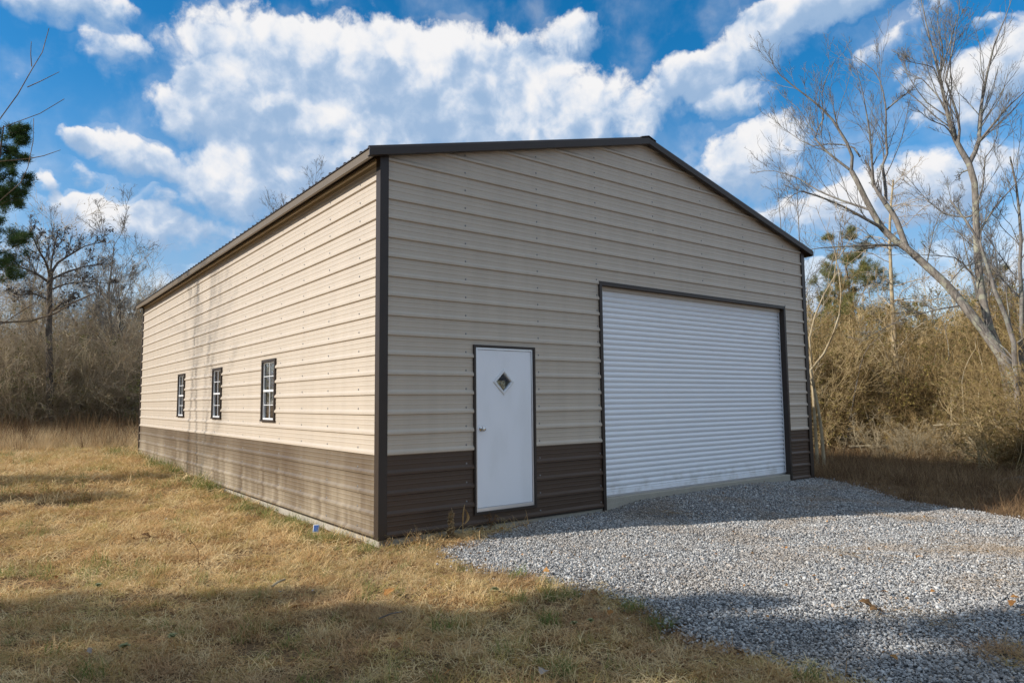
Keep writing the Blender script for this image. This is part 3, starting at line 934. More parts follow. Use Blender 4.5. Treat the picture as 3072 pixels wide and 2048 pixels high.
# ------------------------------------------------------------------ right of the building: hero trees
def hero_leaning():
    rng = np.random.default_rng(11); D = 22.5
    base = np.array([*at(3118., 1335., 23.5)[:2], 0]); base[2] = hz(base[0], base[1])-.1
    tp = [(3072, 1225), (3021, 1091), (2964, 1008), (2900, 925), (2842, 855), (2772, 791), (2715, 740)]
    P = np.concatenate([base[None], at(np.array([q[0] for q in tp], float), np.array([q[1] for q in tp], float), D)])
    P = polyres(P, 16)[None]; R = np.interp(np.linspace(0, 1, 16), [0, .15, .6, 1], [.22, .155, .118, .095])[None]
    trunk = [tubes(P, R, 12)]
    B1 = []
    B1.append(px_branch([(2720, 745), (2683, 721), (2645, 683), (2621, 643), (2595, 594), (2572, 545), (2554, 513)], D, 10, .095, .066))
    B1.append(px_branch([(2720, 745), (2702, 696), (2684, 647), (2657, 612)], D, 6, .09, .07))
    limbs = [tubes(p, r, 8) for p, r in B1]
    S = []
    S.append(px_branch([(2554, 513), (2501, 473), (2452, 429), (2438, 402), (2472, 370), (2465, 277), (2480, 230), (2505, 178)], D, 12, .065, .015))
    S.append(px_branch([(2554, 513), (2558, 473), (2541, 429), (2496, 357), (2470, 330), (2429, 295), (2380, 259), (2327, 214), (2304, 156)], [D, D-1], 12, .085, .015))
    S.append(px_branch([(2657, 612), (2657, 549), (2644, 504), (2662, 464), (2657, 402), (2659, 330), (2653, 295), (2644, 250), (2617, 205), (2563, 170)], [D, D+1], 14, .085, .014))
    S.append(px_branch([(2659, 330), (2684, 308), (2724, 277), (2755, 250)], D+.7, 8, .045, .012))
    S.append(px_branch([(2657, 612), (2621, 558), (2612, 513), (2606, 500), (2595, 482)], D-.3, 7, .10, .055))
    S.append(px_branch([(2621, 558), (2617, 500), (2608, 388), (2590, 286), (2568, 201)], [D-.3, D-1.5], 10, .06, .012))
    S.append(px_branch([(2645, 683), (2612, 665), (2523, 616), (2456, 589), (2398, 571), (2360, 600)], [D, D-2], 11, .08, .014))
    S.append(px_branch([(2610, 630), (2514, 598), (2452, 571), (2389, 531), (2309, 509), (2250, 520)], [D, D+1.5], 11, .065, .012))
    S.append(px_branch([(2700, 735), (2620, 735), (2520, 740), (2440, 745), (2412, 760)], [D, D-1], 10, .07, .016))
    S.append(px_branch([(2470, 330), (2462, 420), (2430, 380), (2400, 330), (2340, 280)], [D-.4, D], 9, .035, .01))
    S.append(px_branch([(2580, 470), (2560, 440), (2500, 430), (2430, 440), (2370, 400), (2325, 365)], [D, D+1], 9, .045, .01))
    S.append(px_branch([(2890, 915), (2800, 930), (2700, 960), (2600, 1010)], [D, D-1], 9, .04, .01))
    S.append(px_branch([(2842, 855), (2890, 800), (2930, 790), (2990, 770)], [D, D+.5], 8, .035, .01))
    S.append(px_branch([(2780, 795), (2800, 690), (2820, 640), (2880, 600)], [D, D+1], 8, .035, .01))
    S = [(p, r*np.linspace(.62, .5, r.shape[1])[None]) for p, r in S]
    crown = [tubes(p, r, 6) for p, r in S]
    for p, r in S[:]:
        c_, _ = bare_crown(rng, p, r*np.ones_like(r), [(14, .12, 1, .40, .55, .35, .09, 8, .006), (6, .15, 1, .45, .55, .25, .12, 6, .0045), (3, .15, 1, .5, .6, .2, .15, 4, .004)]); crown += c_
    make_tree('leaning_tree', 'large pale leafless tree leaning from the right edge over the garage roof', 'tree', base, trunk, crown, None, 'bark_pale', 'bark_grey', None, limbs)


def hero_upright():
    rng = np.random.default_rng(12); D = 23.2
    b = at(3070., 1330., 24.2); base = np.array([b[0], b[1], hz(b[0], b[1])-.1])
    tp = [(3002, 1059), (2970, 983), (2944, 887), (2935, 791), (2929, 696), (2927, 603), (2923, 536), (2907, 491)]
    P = np.concatenate([base[None], at(np.array([q[0] for q in tp], float), np.array([q[1] for q in tp], float), D)])
    P = polyres(P, 16)[None]; R = np.interp(np.linspace(0, 1, 16), [0, .3, 1], [.15, .108, .08])[None]
    S = []
    S.append(px_branch([(2907, 491), (2880, 446), (2858, 402), (2840, 330), (2827, 268), (2818, 223), (2791, 125), (2773, 45), (2760, -20)], D, 14, .12, .015))
    S.append(px_branch([(2907, 491), (2920, 469), (2938, 424), (2938, 366), (2947, 295), (2961, 223), (2983, 134), (3023, 36), (3040, -20)], [D, D+1], 14, .10, .014))
    S.append(px_branch([(2938, 424), (2978, 375), (3023, 321), (3072, 277), (3110, 240)], [D, D-1], 9, .055, .014))
    S.append(px_branch([(2875, 430), (2880, 370), (2853, 286), (2836, 241), (2862, 134), (2876, 45), (2880, -10)], [D, D-1], 12, .06, .012))
    S.append(px_branch([(2827, 268), (2800, 200), (2750, 190), (2700, 180)], [D, D-1], 9, .035, .01))
    S.append(px_branch([(2840, 330), (2815, 290), (2770, 240), (2720, 215), (2700, 160)], [D, D+1], 9, .035, .01))
    S.append(px_branch([(2870, 430), (2840, 380), (2790, 360), (2740, 320)], [D, D-1], 9, .035, .01))
    S.append(px_branch([(2820, 225), (2830, 150), (2810, 60), (2820, 0)], [D, D+1], 9, .04, .01))
    S.append(px_branch([(2820, 225), (2850, 130), (2870, 60), (2905, 20)], [D, D], 9, .04, .01))
    S.append(px_branch([(2915, 505), (2880, 520), (2876, 540)], D, 5, .045, .02))
    S.append(px_branch([(2935, 640), (2890, 655), (2830, 640), (2780, 600), (2720, 530)], [D, D+1], 9, .045, .012))
    S.append(px_branch([(2935, 700), (2985, 620), (3040, 560), (3090, 500)], [D, D+1], 9, .05, .012))
    S.append(px_branch([(2945, 860), (2890, 790), (2860, 770), (2780, 765), (2700, 760)], [D, D-1], 10, .04, .01))
    S.append(px_branch([(2928, 620), (2950, 560), (2955, 470), (2990, 430), (3000, 330)], [D, D-1], 9, .04, .01))
    S = [(p, r*np.linspace(.68, .5, r.shape[1])[None]) for p, r in S]
    crown = [tubes(p, r, 6) for p, r in S]
    for p, r in S:
        c_, _ = bare_crown(rng, p, r, [(14, .12, 1, .40, .55, .35, .09, 8, .006), (6, .15, 1, .45, .55, .25, .12, 6, .0045), (3, .15, 1, .5, .6, .2, .15, 4, .004)]); crown += c_
    make_tree('upright_tree', 'tall upright leafless tree with pale bark rising behind the leaning trunk', 'tree', base, [tubes(P, R, 12)], crown, None, 'bark_pale', 'bark_grey')


def hero_pole():
    rng = np.random.default_rng(13); D = 28.
    b = at(2703., 1352., D); base = np.array([b[0], b[1], hz(b[0], b[1])-.1])
    P = np.concatenate([base[None], at(np.array([2692., 2688, 2683, 2676, 2672, 2668, 2672, 2680]), np.array([1200., 1100, 1000, 900, 800, 700, 620, 540]), D)])
    P = polyres(P, 14)[None]; R = np.linspace(.115, .03, 14)[None]
    cr = []
    # drooping vines and twigs from the top
    Q, S = sprout(rng, P, R, 34, .5, .98, .22, .8, -.35, .2, 9, rr=.3, rmin=.012)
    Q1, S1 = sprout(rng, P, R, 12, .2, .7, .16, .9, .1, .15, 8, rr=.35, rmin=.012)
    for q, s in ((Q, S), (Q1, S1)):
        c_, _ = bare_crown(rng, q, s, [(6, .1, 1, .4, .6, -.1, .25, 6, .007), (4, .1, 1, .5, .7, 0, .25, 4, .005)]); cr += [tubes(q, s, 4)]+c_
    make_tree('pole_tree', 'slender straight pale tree trunk with drooping twigs beside the brush, right of the garage', 'tree', base, [tubes(P, R, 9)], cr, None, 'bark_tan', 'twig_grey')


hero_leaning(); hero_upright(); hero_pole()


def px_sapling(seed, pts, D, r0, label, name='sapling', m='bark_tan', tw='twig_lit', group=None, k=9, up=.3):
    rng = np.random.default_rng(seed)
    p = np.array(pts, float); g = at(p[0, 0], p[0, 1], D); z = hz(g[0], g[1])-.05
    Q = np.concatenate([[[g[0], g[1], z]], at(p[1:, 0], p[1:, 1], np.full(len(p)-1, D))])
    P = polyres(Q, 12)[None]; R = np.linspace(r0, r0*.2, 12)[None]
    c_, _ = bare_crown(rng, P, R, [(k, .3, 1, .35, .6, up, .14, 7, .009), (5, .2, 1, .45, .6, .2, .18, 5, .006), (3, .1, 1, .5, .6, .1, .2, 4, .005)])
    return make_tree(name, label, 'tree', [g[0], g[1], z], [tubes(P, R, 7)], c_, None, m, tw, group)


px_sapling(21, [(2470, 1330), (2462, 1264), (2440, 1150), (2431, 1110), (2480, 1050), (2517, 957), (2525, 860), (2505, 760)], 19.5, .05, 'thin tan sapling bending upward just right of the garage corner')
px_sapling(22, [(2450, 1330), (2434, 1100), (2428, 1000), (2460, 900), (2500, 850), (2520, 700)], 21., .05, 'thin leafless sapling close against the garage corner', tw='twig_grey')
px_sapling(23, [(3060, 1300), (3040, 1010), (3010, 930), (2989, 887), (2960, 791), (2930, 700), (2880, 640), (2850, 600)], 21.2, .10, 'thin grey tree crossing in front of the upright trunk', m='bark_grey', tw='bark_grey')
px_sapling(24, [(3066, 1300), (3062, 1000), (3070, 930), (3058, 820), (3064, 700), (3050, 560), (3030, 470)], 24., .10, 'thin grey tree at the right edge of the view', m='bark_grey', tw='bark_grey', k=14)
px_sapling(25, [(2895, 1330), (2890, 1210), (2885, 1130), (2905, 1080), (2930, 1040), (2925, 1010)], 24., .035, 'pale bent sapling stem curving in front of the dark brush', m='bark_tan')
px_sapling(26, [(2830, 1330), (2835, 1120), (2850, 1060), (2838, 1000), (2830, 960)], 27., .035, 'pale slim stem standing in the brush right of the slender pole tree', m='bark_pale')
px_sapling(27, [(2530, 1340), (2560, 1200), (2580, 1100), (2600, 1040), (2640, 1010)], 26., .035, 'brown leaning sapling left of the slender pole tree', m='bark_grey')
px_sapling(28, [(2380, 1300), (2398, 900), (2400, 760), (2395, 650), (2390, 560)], 31., .06, 'thin bare tree rising behind the right end of the roof', m='bark_grey', tw='bark_grey', k=16)
px_sapling(29, [(2330, 1300), (2340, 900), (2345, 700), (2335, 590), (2330, 520)], 33., .05, 'second thin bare tree behind the right end of the roof', m='bark_grey', tw='bark_grey', k=14)

# conifers behind the brush on the right
tr, cr, lv = random_pine(31, 10.2, .16, .28, .36, 1.15, .17, .012, 'needles_dull')
def place_pine(tr, cr, lv, u, D, label, name='pine_tree', rz=0, s=1., group=None):
    g = at(float(u), 1300., D); r = make_tree(name, label, 'tree', (0, 0, 0), tr, cr, lv, 'bark_pine', 'bark_pine', group)
    r.location = (g[0], g[1], float(hz(g[0], g[1]))-.1); r.rotation_euler = (0, 0, rz); r.scale = (s, s, s); return r


pine_r = place_pine(tr, cr, lv, 2615, 35., 'dull green pine behind the slender pole tree', s=.94)
g = at(2500., 1300., 37.); copy_tree(pine_r, (g[0], g[1], -.4), 2.1, .72, 'smaller pine nearest to the garage corner, behind the brush', 'pines behind the right brush')
pine_r['group'] = 'pines behind the right brush'
g = at(2760., 1300., 40.); copy_tree(pine_r, (g[0], g[1], -.4), 4.0, .66, 'low pine between the slender pole tree and the leaning trunk', 'pines behind the right brush')
g = at(3010., 1300., 40.); copy_tree(pine_r, (g[0], g[1], -.4), 1.0, .78, 'pine half hidden behind the upright trunk', 'pines behind the right brush')

# ------------------------------------------------------------------ left of the building
tr, cr, lv = random_pine(41, 11.0, .19, .46, .27, 1.0, .17, .015)
pine_l = place_pine(tr, cr, lv, -75, 30., 'dark green pine at the left edge of the view', s=1.05)
tr, cr, lv = random_pine(42, 9.6, .15, .4, .26, .9, .17, .014, 'needles_dull')
pine_b = place_pine(tr, cr, lv, 545, 44., 'yellow green pine peeking over the far end of the roof', s=.98)
g = at(440., 1300., 46.); copy_tree(pine_b, (g[0], g[1], 0), 2.0, .86, 'dull pine beside the far left corner of the garage', None)

def oak():
    rng = np.random.default_rng(43); D = 34.
    b = at(150., 1280., D); base = np.array([b[0], b[1], float(hz(b[0], b[1]))-.1])
    P = np.concatenate([base[None], at(np.array([150., 146, 150, 146, 152]), np.array([1150., 1000, 900, 850, 820]), D)]); P = polyres(P, 10)[None]
    R = np.linspace(.15, .10, 10)[None]; S = []
    for q, r0 in (([(152, 825), (170, 790), (200, 770), (260, 735), (300, 728)], .09), ([(150, 830), (140, 790), (110, 740), (95, 700)], .09), ([(150, 850), (110, 820), (60, 800), (10, 805)], .08),
                  ([(150, 840), (190, 820), (250, 800), (310, 790)], .08), ([(150, 830), (155, 780), (165, 730), (175, 690)], .08), ([(148, 900), (100, 880), (50, 885)], .06), ([(150, 870), (200, 850), (270, 845), (320, 850)], .06), ([(148, 940), (200, 900), (240, 890)], .05)):
        S.append(px_branch(q, [D, D+rng.uniform(-2, 2)], 9, r0*.7, .012))
    cr = [tubes(p, r, 6) for p, r in S]; tp = []
    for p, r in S:
        c_, q = bare_crown(rng, p, r, [(14, .15, 1, .42, .6, .2, .14, 7, .010), (7, .15, 1, .5, .6, .2, .16, 5, .008), (4, .15, 1, .5, .6, .2, .2, 4, .006)]); cr += c_; tp.append(q[2][:, -1])
    C = np.concatenate(tp); C = C[rng.random(len(C)) < .12]
    lv = leaf_tris(rng, C, 2, .05, .11, .08, -.3)
    make_tree('oak_tree', 'dark oak with a few clinging leaves standing above the left thicket', 'tree', base, [tubes(P, R, 9)], cr, (lv[0], lv[1], 'bark_dark'), 'bark_dark', 'bark_dark')


oak()


def put_bare(seed, u, D, H, label, rb=.13, name='bare_tree', tw='bark_grey', bk='bark_grey', group=None, spread=.5, fine=1., stems=1, fk=(5, .3)):
    tr, cr, _ = random_bare(seed, H, spread=spread, rb=rb, fine=fine, stems=stems, forks=fk)
    g = at(float(u), 1300., D); r = make_tree(name, label, 'tree', (0, 0, 0), tr, cr, None, bk, tw, group)
    r.location = (g[0], g[1], float(hz(g[0], g[1]))-.1); return r


t1 = put_bare(51, 345, 38., 10.6, 'grey leafless tree left of the far corner of the garage', .13, fine=1.7)
t2 = put_bare(52, 770, 42., 16.0, 'leafless treetop showing above the middle of the roof edge', .15, fine=1.6)
t3 = put_bare(53, 40, 39., 10.0, 'thin grey leafless tree between the dark oak and the left edge', .11, fine=1.7)
t4 = copy_tree(t1, tuple(at(240., 1300., 41.)[:2])+(0,), 1.9, .86, 'leafless tree between the dark oak and the garage')
t5 = copy_tree(t3, tuple(at(420., 1300., 43.)[:2])+(0,), 4.0, .9, 'leafless tree touching the far eave of the garage')
copy_tree(t3, tuple(at(290., 1300., 37.)[:2])+(0,), 5.2, 1.0, 'slim leafless tree just right of the dark oak')
copy_tree(t1, tuple(at(90., 1300., 44.)[:2])+(0,), .6, 1.02, 'leafless crown showing behind the dark oak')
t6 = copy_tree(t1, tuple(at(2960., 1300., 34.)[:2])+(-.4,), 3.1, .95, 'leafless tree behind the upright trunk')
t7 = copy_tree(t3, tuple(at(3060., 1300., 31.)[:2])+(-.4,), .7, 1.05, 'bushy leafless crown at the right edge, behind the upright trunk')
t8 = copy_tree(t3, tuple(at(2470., 1300., 36.)[:2])+(-.4,), 2.7, .95, 'leafless tree above the garage corner, behind the brush')


def near_left():
    """multi-stem tree just outside the left of the view; its twigs hang into the picture"""
    rng = np.random.default_rng(61); D = 9.
    base = np.array([-6.9, -3.4, -.1])
    P = polyres([base, base+[.1, .05, 2.], base+[.25, 0, 4.2], base+[.3, .1, 6.8], base+[.1, .3, 9.]], 12)[None]; R = np.linspace(.16, .05, 12)[None]
    S = []
    def br(start, pts, Dd, n, r0, r1):
        q = np.array(pts, float); Q = np.concatenate([[start], at(q[:, 0], q[:, 1], np.full(len(q), Dd))]); Q = polyres(Q, 2*n); Q[1:-1] += rng.normal(size=(2*n-2, 3))*.012; S.append((Q[None], np.linspace(r0, r1, 2*n)[None]))
    br(base+[.25, 0, 3.4], [(-150, 480), (-30, 380), (30, 322), (80, 258), (95, 200), (120, 150), (147, 85)], 4.8, 14, .008, .002)
    br(base+[.2, 0, 3.1], [(-150, 440), (0, 387), (50, 366), (120, 345), (150, 325), (193, 297)], 4.8, 12, .006, .0018)
    br(base+[.2, 0, 2.9], [(-120, 640), (-20, 600), (60, 555), (82, 545), (92, 475), (95, 420), (101, 355)], 4.8, 14, .006, .0018)
    br(base+[.15, 0, 2.3], [(-300, 900), (-100, 962), (0, 969), (60, 970), (130, 958), (190, 930), (240, 900), (286, 878)], 6., 16, .026, .005)
    br(base+[.1, 0, 2.2], [(-100, 1000), (20, 965), (60, 940), (110, 905)], 6., 9, .009, .003)
    cr = [tubes(p, r, 6) for p, r in S]
    extra = [px_branch([(82, 262), (120, 245), (178, 216)], 4.8, 6, .003, .0015), px_branch([(95, 200), (92, 160), (94, 125)], 4.8, 5, .003, .0015), px_branch([(93, 475), (130, 468), (182, 450)], 4.8, 6, .003, .0015), px_branch([(93, 475), (50, 480), (-20, 485)], 4.8, 6, .0035, .003)]
    cr += [tubes(p, r, 5) for p, r in extra]
    Q, T_ = sprout(rng, P, R, 16, .3, 1, .3, .7, .3, .1, 8, rmin=.012)
    Q = Q[Q[:, -1, 0] < -5.6]; T_ = T_[:len(Q)]
        # a few short spurs on the hanging limb
    p3, r3 = S[3]; q, s = sprout(rng, p3, r3, 12, .35, 1, .12, .6, .3, .12, 6, rmin=.003); cr += [tubes(q, s, 4)]
    make_tree('overhanging_tree', 'leafless tree whose curved brown limb and twigs hang into the left edge of the view', 'tree', base, [tubes(P, R, 9)], cr+[tubes(Q, T_, 4)], None, 'bark_pine', 'bark_limb')


near_left()

# trees west of the yard: outside the view, their shadows lie on the grass, drive and side wall
tr, cr, lv = random_pine(71, 10.4, .2, .2, .32, 1.35, .2, .027, 'needles')
west = make_tree('pine_tree', 'dense pine west of the yard shading the front grass', 'tree', (0, 0, 0), tr, cr, lv, 'bark_pine', 'bark_pine', 'pines west of the yard')
west.location = (-15.5, 1.3, -.1)
for x, y, s, rz in ((-14.8, 2.5, .87, .5), (-14.9, 3.6, .75, 1.7), (-15.6, 4.6, .69, 2.9), (-15.0, -.9, .97, 1.), (-14.6, -3.4, 1.0, 2.2), (-15.5, -6.2, 1.0, 3.3), (-14.0, -9., .95, 4.1)):
    copy_tree(west, (x, y, -.1), rz, s)
tr, cr, lv = random_pine(73, 7.0, .12, .55, .26, 1.5, .2, .03, 'needles')
thin = make_tree('pine_tree', 'small high-crowned pine west of the side wall', 'tree', (0, 0, 0), tr, cr, lv, 'bark_pine', 'bark_pine', 'small pines west of the side wall')
thin.location = (-12.8, 13.4, 0)
copy_tree(thin, (-12.6, 10.9, 0), 2., .9)
tr, cr, _ = random_bare(72, 14.5, spread=.3, rb=.085, stems=3, forks=(2, .68), fine=.7)
wb = make_tree('bare_tree', 'many-stemmed leafless tree west of the yard', 'tree', (0, 0, 0), tr, cr, None, 'bark_grey', 'bark_grey')
wb.location = (-15.5, 15.2, 0); wb.scale = (1.12, 1.12, 1.12)

# ------------------------------------------------------------------ thickets


def shrub(seed, H, stems, m, spread=.45, leafy=0, leafm='leaf_olive', fine=1., rb=.016):
    rng = np.random.default_rng(seed)
    st = np.c_[rng.normal(size=(stems, 2))*.35, np.zeros(stems)]
    d = norm(np.c_[rng.normal(size=(stems, 2))*spread, np.ones(stems)])
    P = wander(rng, st, d, H*rng.uniform(.55, 1.1, stems), 9, .15, .0); R = rb*rng.uniform(.6, 1.2, stems)[:, None]*np.linspace(1, .35, 9)[None]
    Q, S = sprout(rng, P, R, 7, .15, 1, .45, .7, .1, .2, 7, rmin=.007)
    Q2, S2 = sprout(rng, Q, S, int(6*fine), .1, 1, .5, .7, .1, .22, 5, rmin=.005)
    Q3, S3 = sprout(rng, Q2, S2, int(3*fine), .1, 1, .55, .7, .05, .22, 4, rmin=.004)
    V, F = join([tubes(P, R, 4), tubes(Q, S, 3), tubes(Q2, S2, 3), tubes(Q3, S3, 3)])
    me_parts = [(V, F)]
    o = bpy.data.objects.new('shrub_kind', None)
    if leafy:
        C = np.concatenate([tips(Q2, 2), tips(Q3, 1)]); C = C[rng.random(len(C)) < leafy]
        LV, LF = leaf_tris(rng, C, 2, .03, .075, .04, .2)
        F4 = np.concatenate([F, np.c_[LF, LF[:, 2]]+len(V)]) if False else None
        me = bpy.data.meshes.new('shrub'); 
        allV = np.concatenate([V, LV]); nq, nt = len(F), len(LF)
        me.vertices.add(len(allV)); me.vertices.foreach_set('co', allV.astype(np.float32).ravel())
        me.loops.add(nq*4+nt*3); me.loops.foreach_set('vertex_index', np.concatenate([F.ravel(), (LF+len(V)).ravel()]).astype(np.int32))
        me.polygons.add(nq+nt)
        me.polygons.foreach_set('loop_start', np.concatenate([np.arange(nq)*4, nq*4+np.arange(nt)*3]).astype(np.int32))
        me.polygons.foreach_set('loop_total', np.concatenate([np.full(nq, 4), np.full(nt, 3)]).astype(np.int32))
        me.polygons.foreach_set('material_index', np.concatenate([np.zeros(nq), np.ones(nt)]).astype(np.int32))
        me.update(calc_edges=True); me.materials.append(MATS[m]); me.materials.append(MATS[leafm])
    else:
        me = mesh_from('shrub', V, F, m)
    return bpy.data.objects.new('shrub_kind', me)


rng = np.random.default_rng(5)


def ring_points(rng, u0, u1, D0, D1, n):
    u = rng.uniform(u0, u1, n); D = np.sqrt(rng.uniform(D0**2, D1**2, n)); p = at(u, np.full(n, 1200.), D)
    return p[:, 0], p[:, 1], u, D


# left: grey-brown tangle with some evergreen leaves
lk = [shrub(100+i, h, s, m, sp, lf, lm) for i, (h, s, m, sp, lf, lm) in enumerate([
    (6.6, 9, 'twig_grey', .35, 0, ''), (5.6, 10, 'twig_grey', .5, .10, 'leaf_green'), (7.4, 8, 'twig_grey', .3, .05, 'leaf_olive'), (4.4, 12, 'twig_grey', .6, .16, 'leaf_olive'), (5.4, 10, 'twig_pale', .5, 0, ''), (4.0, 11, 'twig_grey', .55, .28, 'leaf_green')])]
x, y, u, D = ring_points(rng, -330, 900, 33.5, 49, 250)
wx, wy = rng.uniform(-34, -22, 170), rng.uniform(-24, 24, 170)
hx, hy, _, _ = ring_points(rng, 150, 470, 35.5, 43, 45)
x = np.r_[x, wx, hx]; y = np.r_[y, wy, hy]; D = np.r_[D, np.full(215, 40.)]
idx = rng.integers(0, 6, len(x)); scl = rng.uniform(.75, 1.25, len(x))*(1-.25*(D < 35.5)); scl[-45:] *= 1.02
rot = np.c_[np.zeros((len(x), 2)), rng.uniform(0, 6.28, len(x))]
scatter('undergrowth', lk, np.c_[x, y, hz(x, y)], rot, scl, idx, 'tangled grey brown undergrowth of bare shrubs left of the garage', 'undergrowth')

rk = [shrub(120+i, h, s, m, sp, lf, lm) for i, (h, s, m, sp, lf, lm) in enumerate([
    (4.4, 10, 'twig_lit', .5, .08, 'leaf_olive'), (3.8, 11, 'twig_lit', .6, .13, 'leaf_olive'), (5.0, 9, 'twig_lit', .4, .06, 'leaf_green'), (2.8, 13, 'twig_lit', .8, .06, 'leaf_olive'), (3.4, 10, 'twig_pale', .9, 0, ''), (2.4, 12, 'twig_lit', .9, .05, 'leaf_olive')])]
x, y, u, D = ring_points(rng, 2250, 3900, 26.5, 40, 420)
x2, y2, u2, D2 = ring_points(rng, 2860, 3300, 20.5, 22.3, 14)
x3, y3 = rng.uniform(17.5, 25, 110), rng.uniform(4, 34, 110); x2 = np.r_[x2, x3]; y2 = np.r_[y2, y3]; D2 = np.r_[D2, np.full(110, 26.)]
x = np.r_[x, x2]; y = np.r_[y, y2]; D = np.r_[D, D2+5]
idx = rng.integers(0, 6, len(x)); scl = rng.uniform(.75, 1.2, len(x))*np.interp(D, [26, 29, 34], [.66, 1.06, 1.25])
rot = np.c_[np.zeros((len(x), 2)), rng.uniform(0, 6.28, len(x))]
scatter('undergrowth', rk, np.c_[x, y, hz(x, y)-.02], rot, scl, idx, 'sunlit olive and tan brush right of the garage', 'undergrowth')


tr, cr, _ = random_bare(81, 6.2, spread=.45, rb=.035, fine=.8, forks=(4, .35))
sap = make_tree('sapling', 'thin leafless sapling standing in the right brush', 'tree', (0, 0, 0), tr, cr, None, 'bark_tan', 'twig_lit', 'thin saplings in the right brush')
sx, sy, _, sd = ring_points(rng, 2440, 3080, 24.5, 31, 22)
for i, (x_, y_) in enumerate(zip(sx, sy)):
    if i == 0: sap.location = (x_, y_, float(hz(x_, y_))-.05)
    else: copy_tree(sap, (x_, y_, float(hz(x_, y_))-.05), i*1.7, .6+.35*((i*7) % 5)/4)

# low brambles leaning over at the front of the right brush
bk = [shrub(140+i, h, s, 'twig_pale' if i % 2 else 'twig_lit', 1.3, 0, '', .7, .012) for i, (h, s) in enumerate([(2.2, 8), (1.6, 9), (1.9, 7)])]
x, y, u, D = ring_points(rng, 2420, 3700, 22, 27.5, 90)
k_ = x > 15.5; x, y = x[k_], y[k_]
scatter('brambles', bk, np.c_[x, y, hz(x, y)-.02], np.c_[np.zeros((len(x), 2)), rng.uniform(0, 6.28, len(x))], rng.uniform(.5, 1.0, len(x)), rng.integers(0, 3, len(x)), 'low pale brambles along the foot of the right brush', 'brambles')

# ------------------------------------------------------------------ grass, weeds, gravel


def tuft(seed, n, rad_, l0, l1, w, lie0, lie1, m, segs=3, curl=.5):
    """blades: lie = angle above the ground in radians"""
    rng = np.random.default_rng(seed)
    az = rng.uniform(0, 6.283, n); lie = rng.uniform(lie0, lie1, n); ln = rng.uniform(l0, l1, n)
    r = rad_*np.sqrt(rng.random(n)); a2 = rng.uniform(0, 6.283, n)
    p = np.c_[r*np.cos(a2), r*np.sin(a2), rng.uniform(-.005, .02, n)]
    V = np.empty((n, (segs)*2+1, 3)); az_ = az.copy()
    for i in range(segs+1):
        side = np.c_[-np.sin(az_), np.cos(az_), rng.uniform(-.3, .3, n)]; ww = w*(1-i/(segs+.3))*rng.uniform(.8, 1.2, n)
        if i < segs: V[:, 2*i] = p-side*ww[:, None]/2; V[:, 2*i+1] = p+side*ww[:, None]/2
        else: V[:, 2*segs] = p
        st = (ln/segs)[:, None]*np.c_[np.cos(lie)*np.cos(az_), np.cos(lie)*np.sin(az_), np.sin(lie)]
        p = p+st; p[:, 2] = np.maximum(p[:, 2], .004); lie = lie-curl*rng.uniform(.2, 1, n); az_ = az_+rng.normal(0, .25, n)
    k = segs*2+1; b = np.arange(n)[:, None]*k
    F = [b+np.array([[2*i, 2*i+1, 2*i+2]]) for i in range(segs)]+[b+np.array([[2*i+1, 2*i+3, 2*i+2]]) for i in range(segs-1)]
    return proto('tuft_kind', V.reshape(-1, 3), np.concatenate(F), m)


def outside_building(x, y, m=.02): return ~((x > -m) & (x < W+m) & (y > -m) & (y < L+m))


def field(rng, x0, x1, y0, y1, dens):
    n = int((x1-x0)*(y1-y0)*dens); return rng.uniform(x0, x1, n), rng.uniform(y0, y1, n)


def place(rng, sets):
    """sets: list of (x0,x1,y0,y1,density,scale,near,far) ; keeps points between the ranges near..far from the viewpoint"""
    X, Y, S = [], [], []
    for x0, x1, y0, y1, dn, sc, d0, d1 in sets:
        x, y = field(rng, x0, x1, y0, y1, dn); d = np.hypot(x-CAM[0], y-CAM[1]); k = (d >= d0) & (d < d1) & outside_building(x, y)
        X.append(x[k]); Y.append(y[k]); S.append(np.full(k.sum(), sc))
    return np.concatenate(X), np.concatenate(Y), np.concatenate(S)


rng = np.random.default_rng(8)
gk = [tuft(200+i, 56, .12, .04, .135, .0042, -.08, .62, 'dry_grass') for i in range(6)]+[tuft(210+i, 46, .10, .06, .19, .004, .2, 1.1, 'dry_grass') for i in range(2)]+[tuft(220+i, 40, .07, .05, .13, .0036, .5, 1.35, 'green_grass') for i in range(2)]
x, y, s = place(rng, [(-9, 3.5, -8, 7, 165, 1., 0, 7.5), (-9, 2, -4, 14, 72, 1.4, 7.5, 13), (-14, 14, 3, 30, 26, 2.2, 13, 34), (-22, 20, 17, 44, 7, 3.2, 34, 60)])
ing = in_poly(x, y, GRAVEL)
e = .16*np.sin(5*y+x)+.1*np.sin(11*x+3*y)
near_edge = in_poly(x+.12+e, y, GRAVEL) & in_poly(x-.05, y+.1, GRAVEL)
strip = (x > -.10) & (x < .3) & (y > -.12) & (y < 6.5) & (rng.random(len(x)) < .75)
k_ = ~strip & ~(ing & (near_edge | (rng.random(len(x)) < .82))) & (x < 9.6)
x, y, s = x[k_], y[k_], s[k_]
gn = np.sin(1.9*x+.5*y)+np.sin(1.4*y-2.1*x+2)+np.sin(3.1*x*.7+2.3*y)
green_p = np.clip(.015+.10*(gn > 1.5)+.30*((x > -.45) & (x < 0) & (y > -.2))+.25*((np.hypot(x-.35, y+2.7) < .35))+.2*(np.hypot(x+2.3, y+4.9) < .5), 0, .6)
idx = np.where(rng.random(len(x)) < green_p, rng.integers(8, 10, len(x)), np.where(rng.random(len(x)) < .14, rng.integers(6, 8, len(x)), rng.integers(0, 6, len(x))))
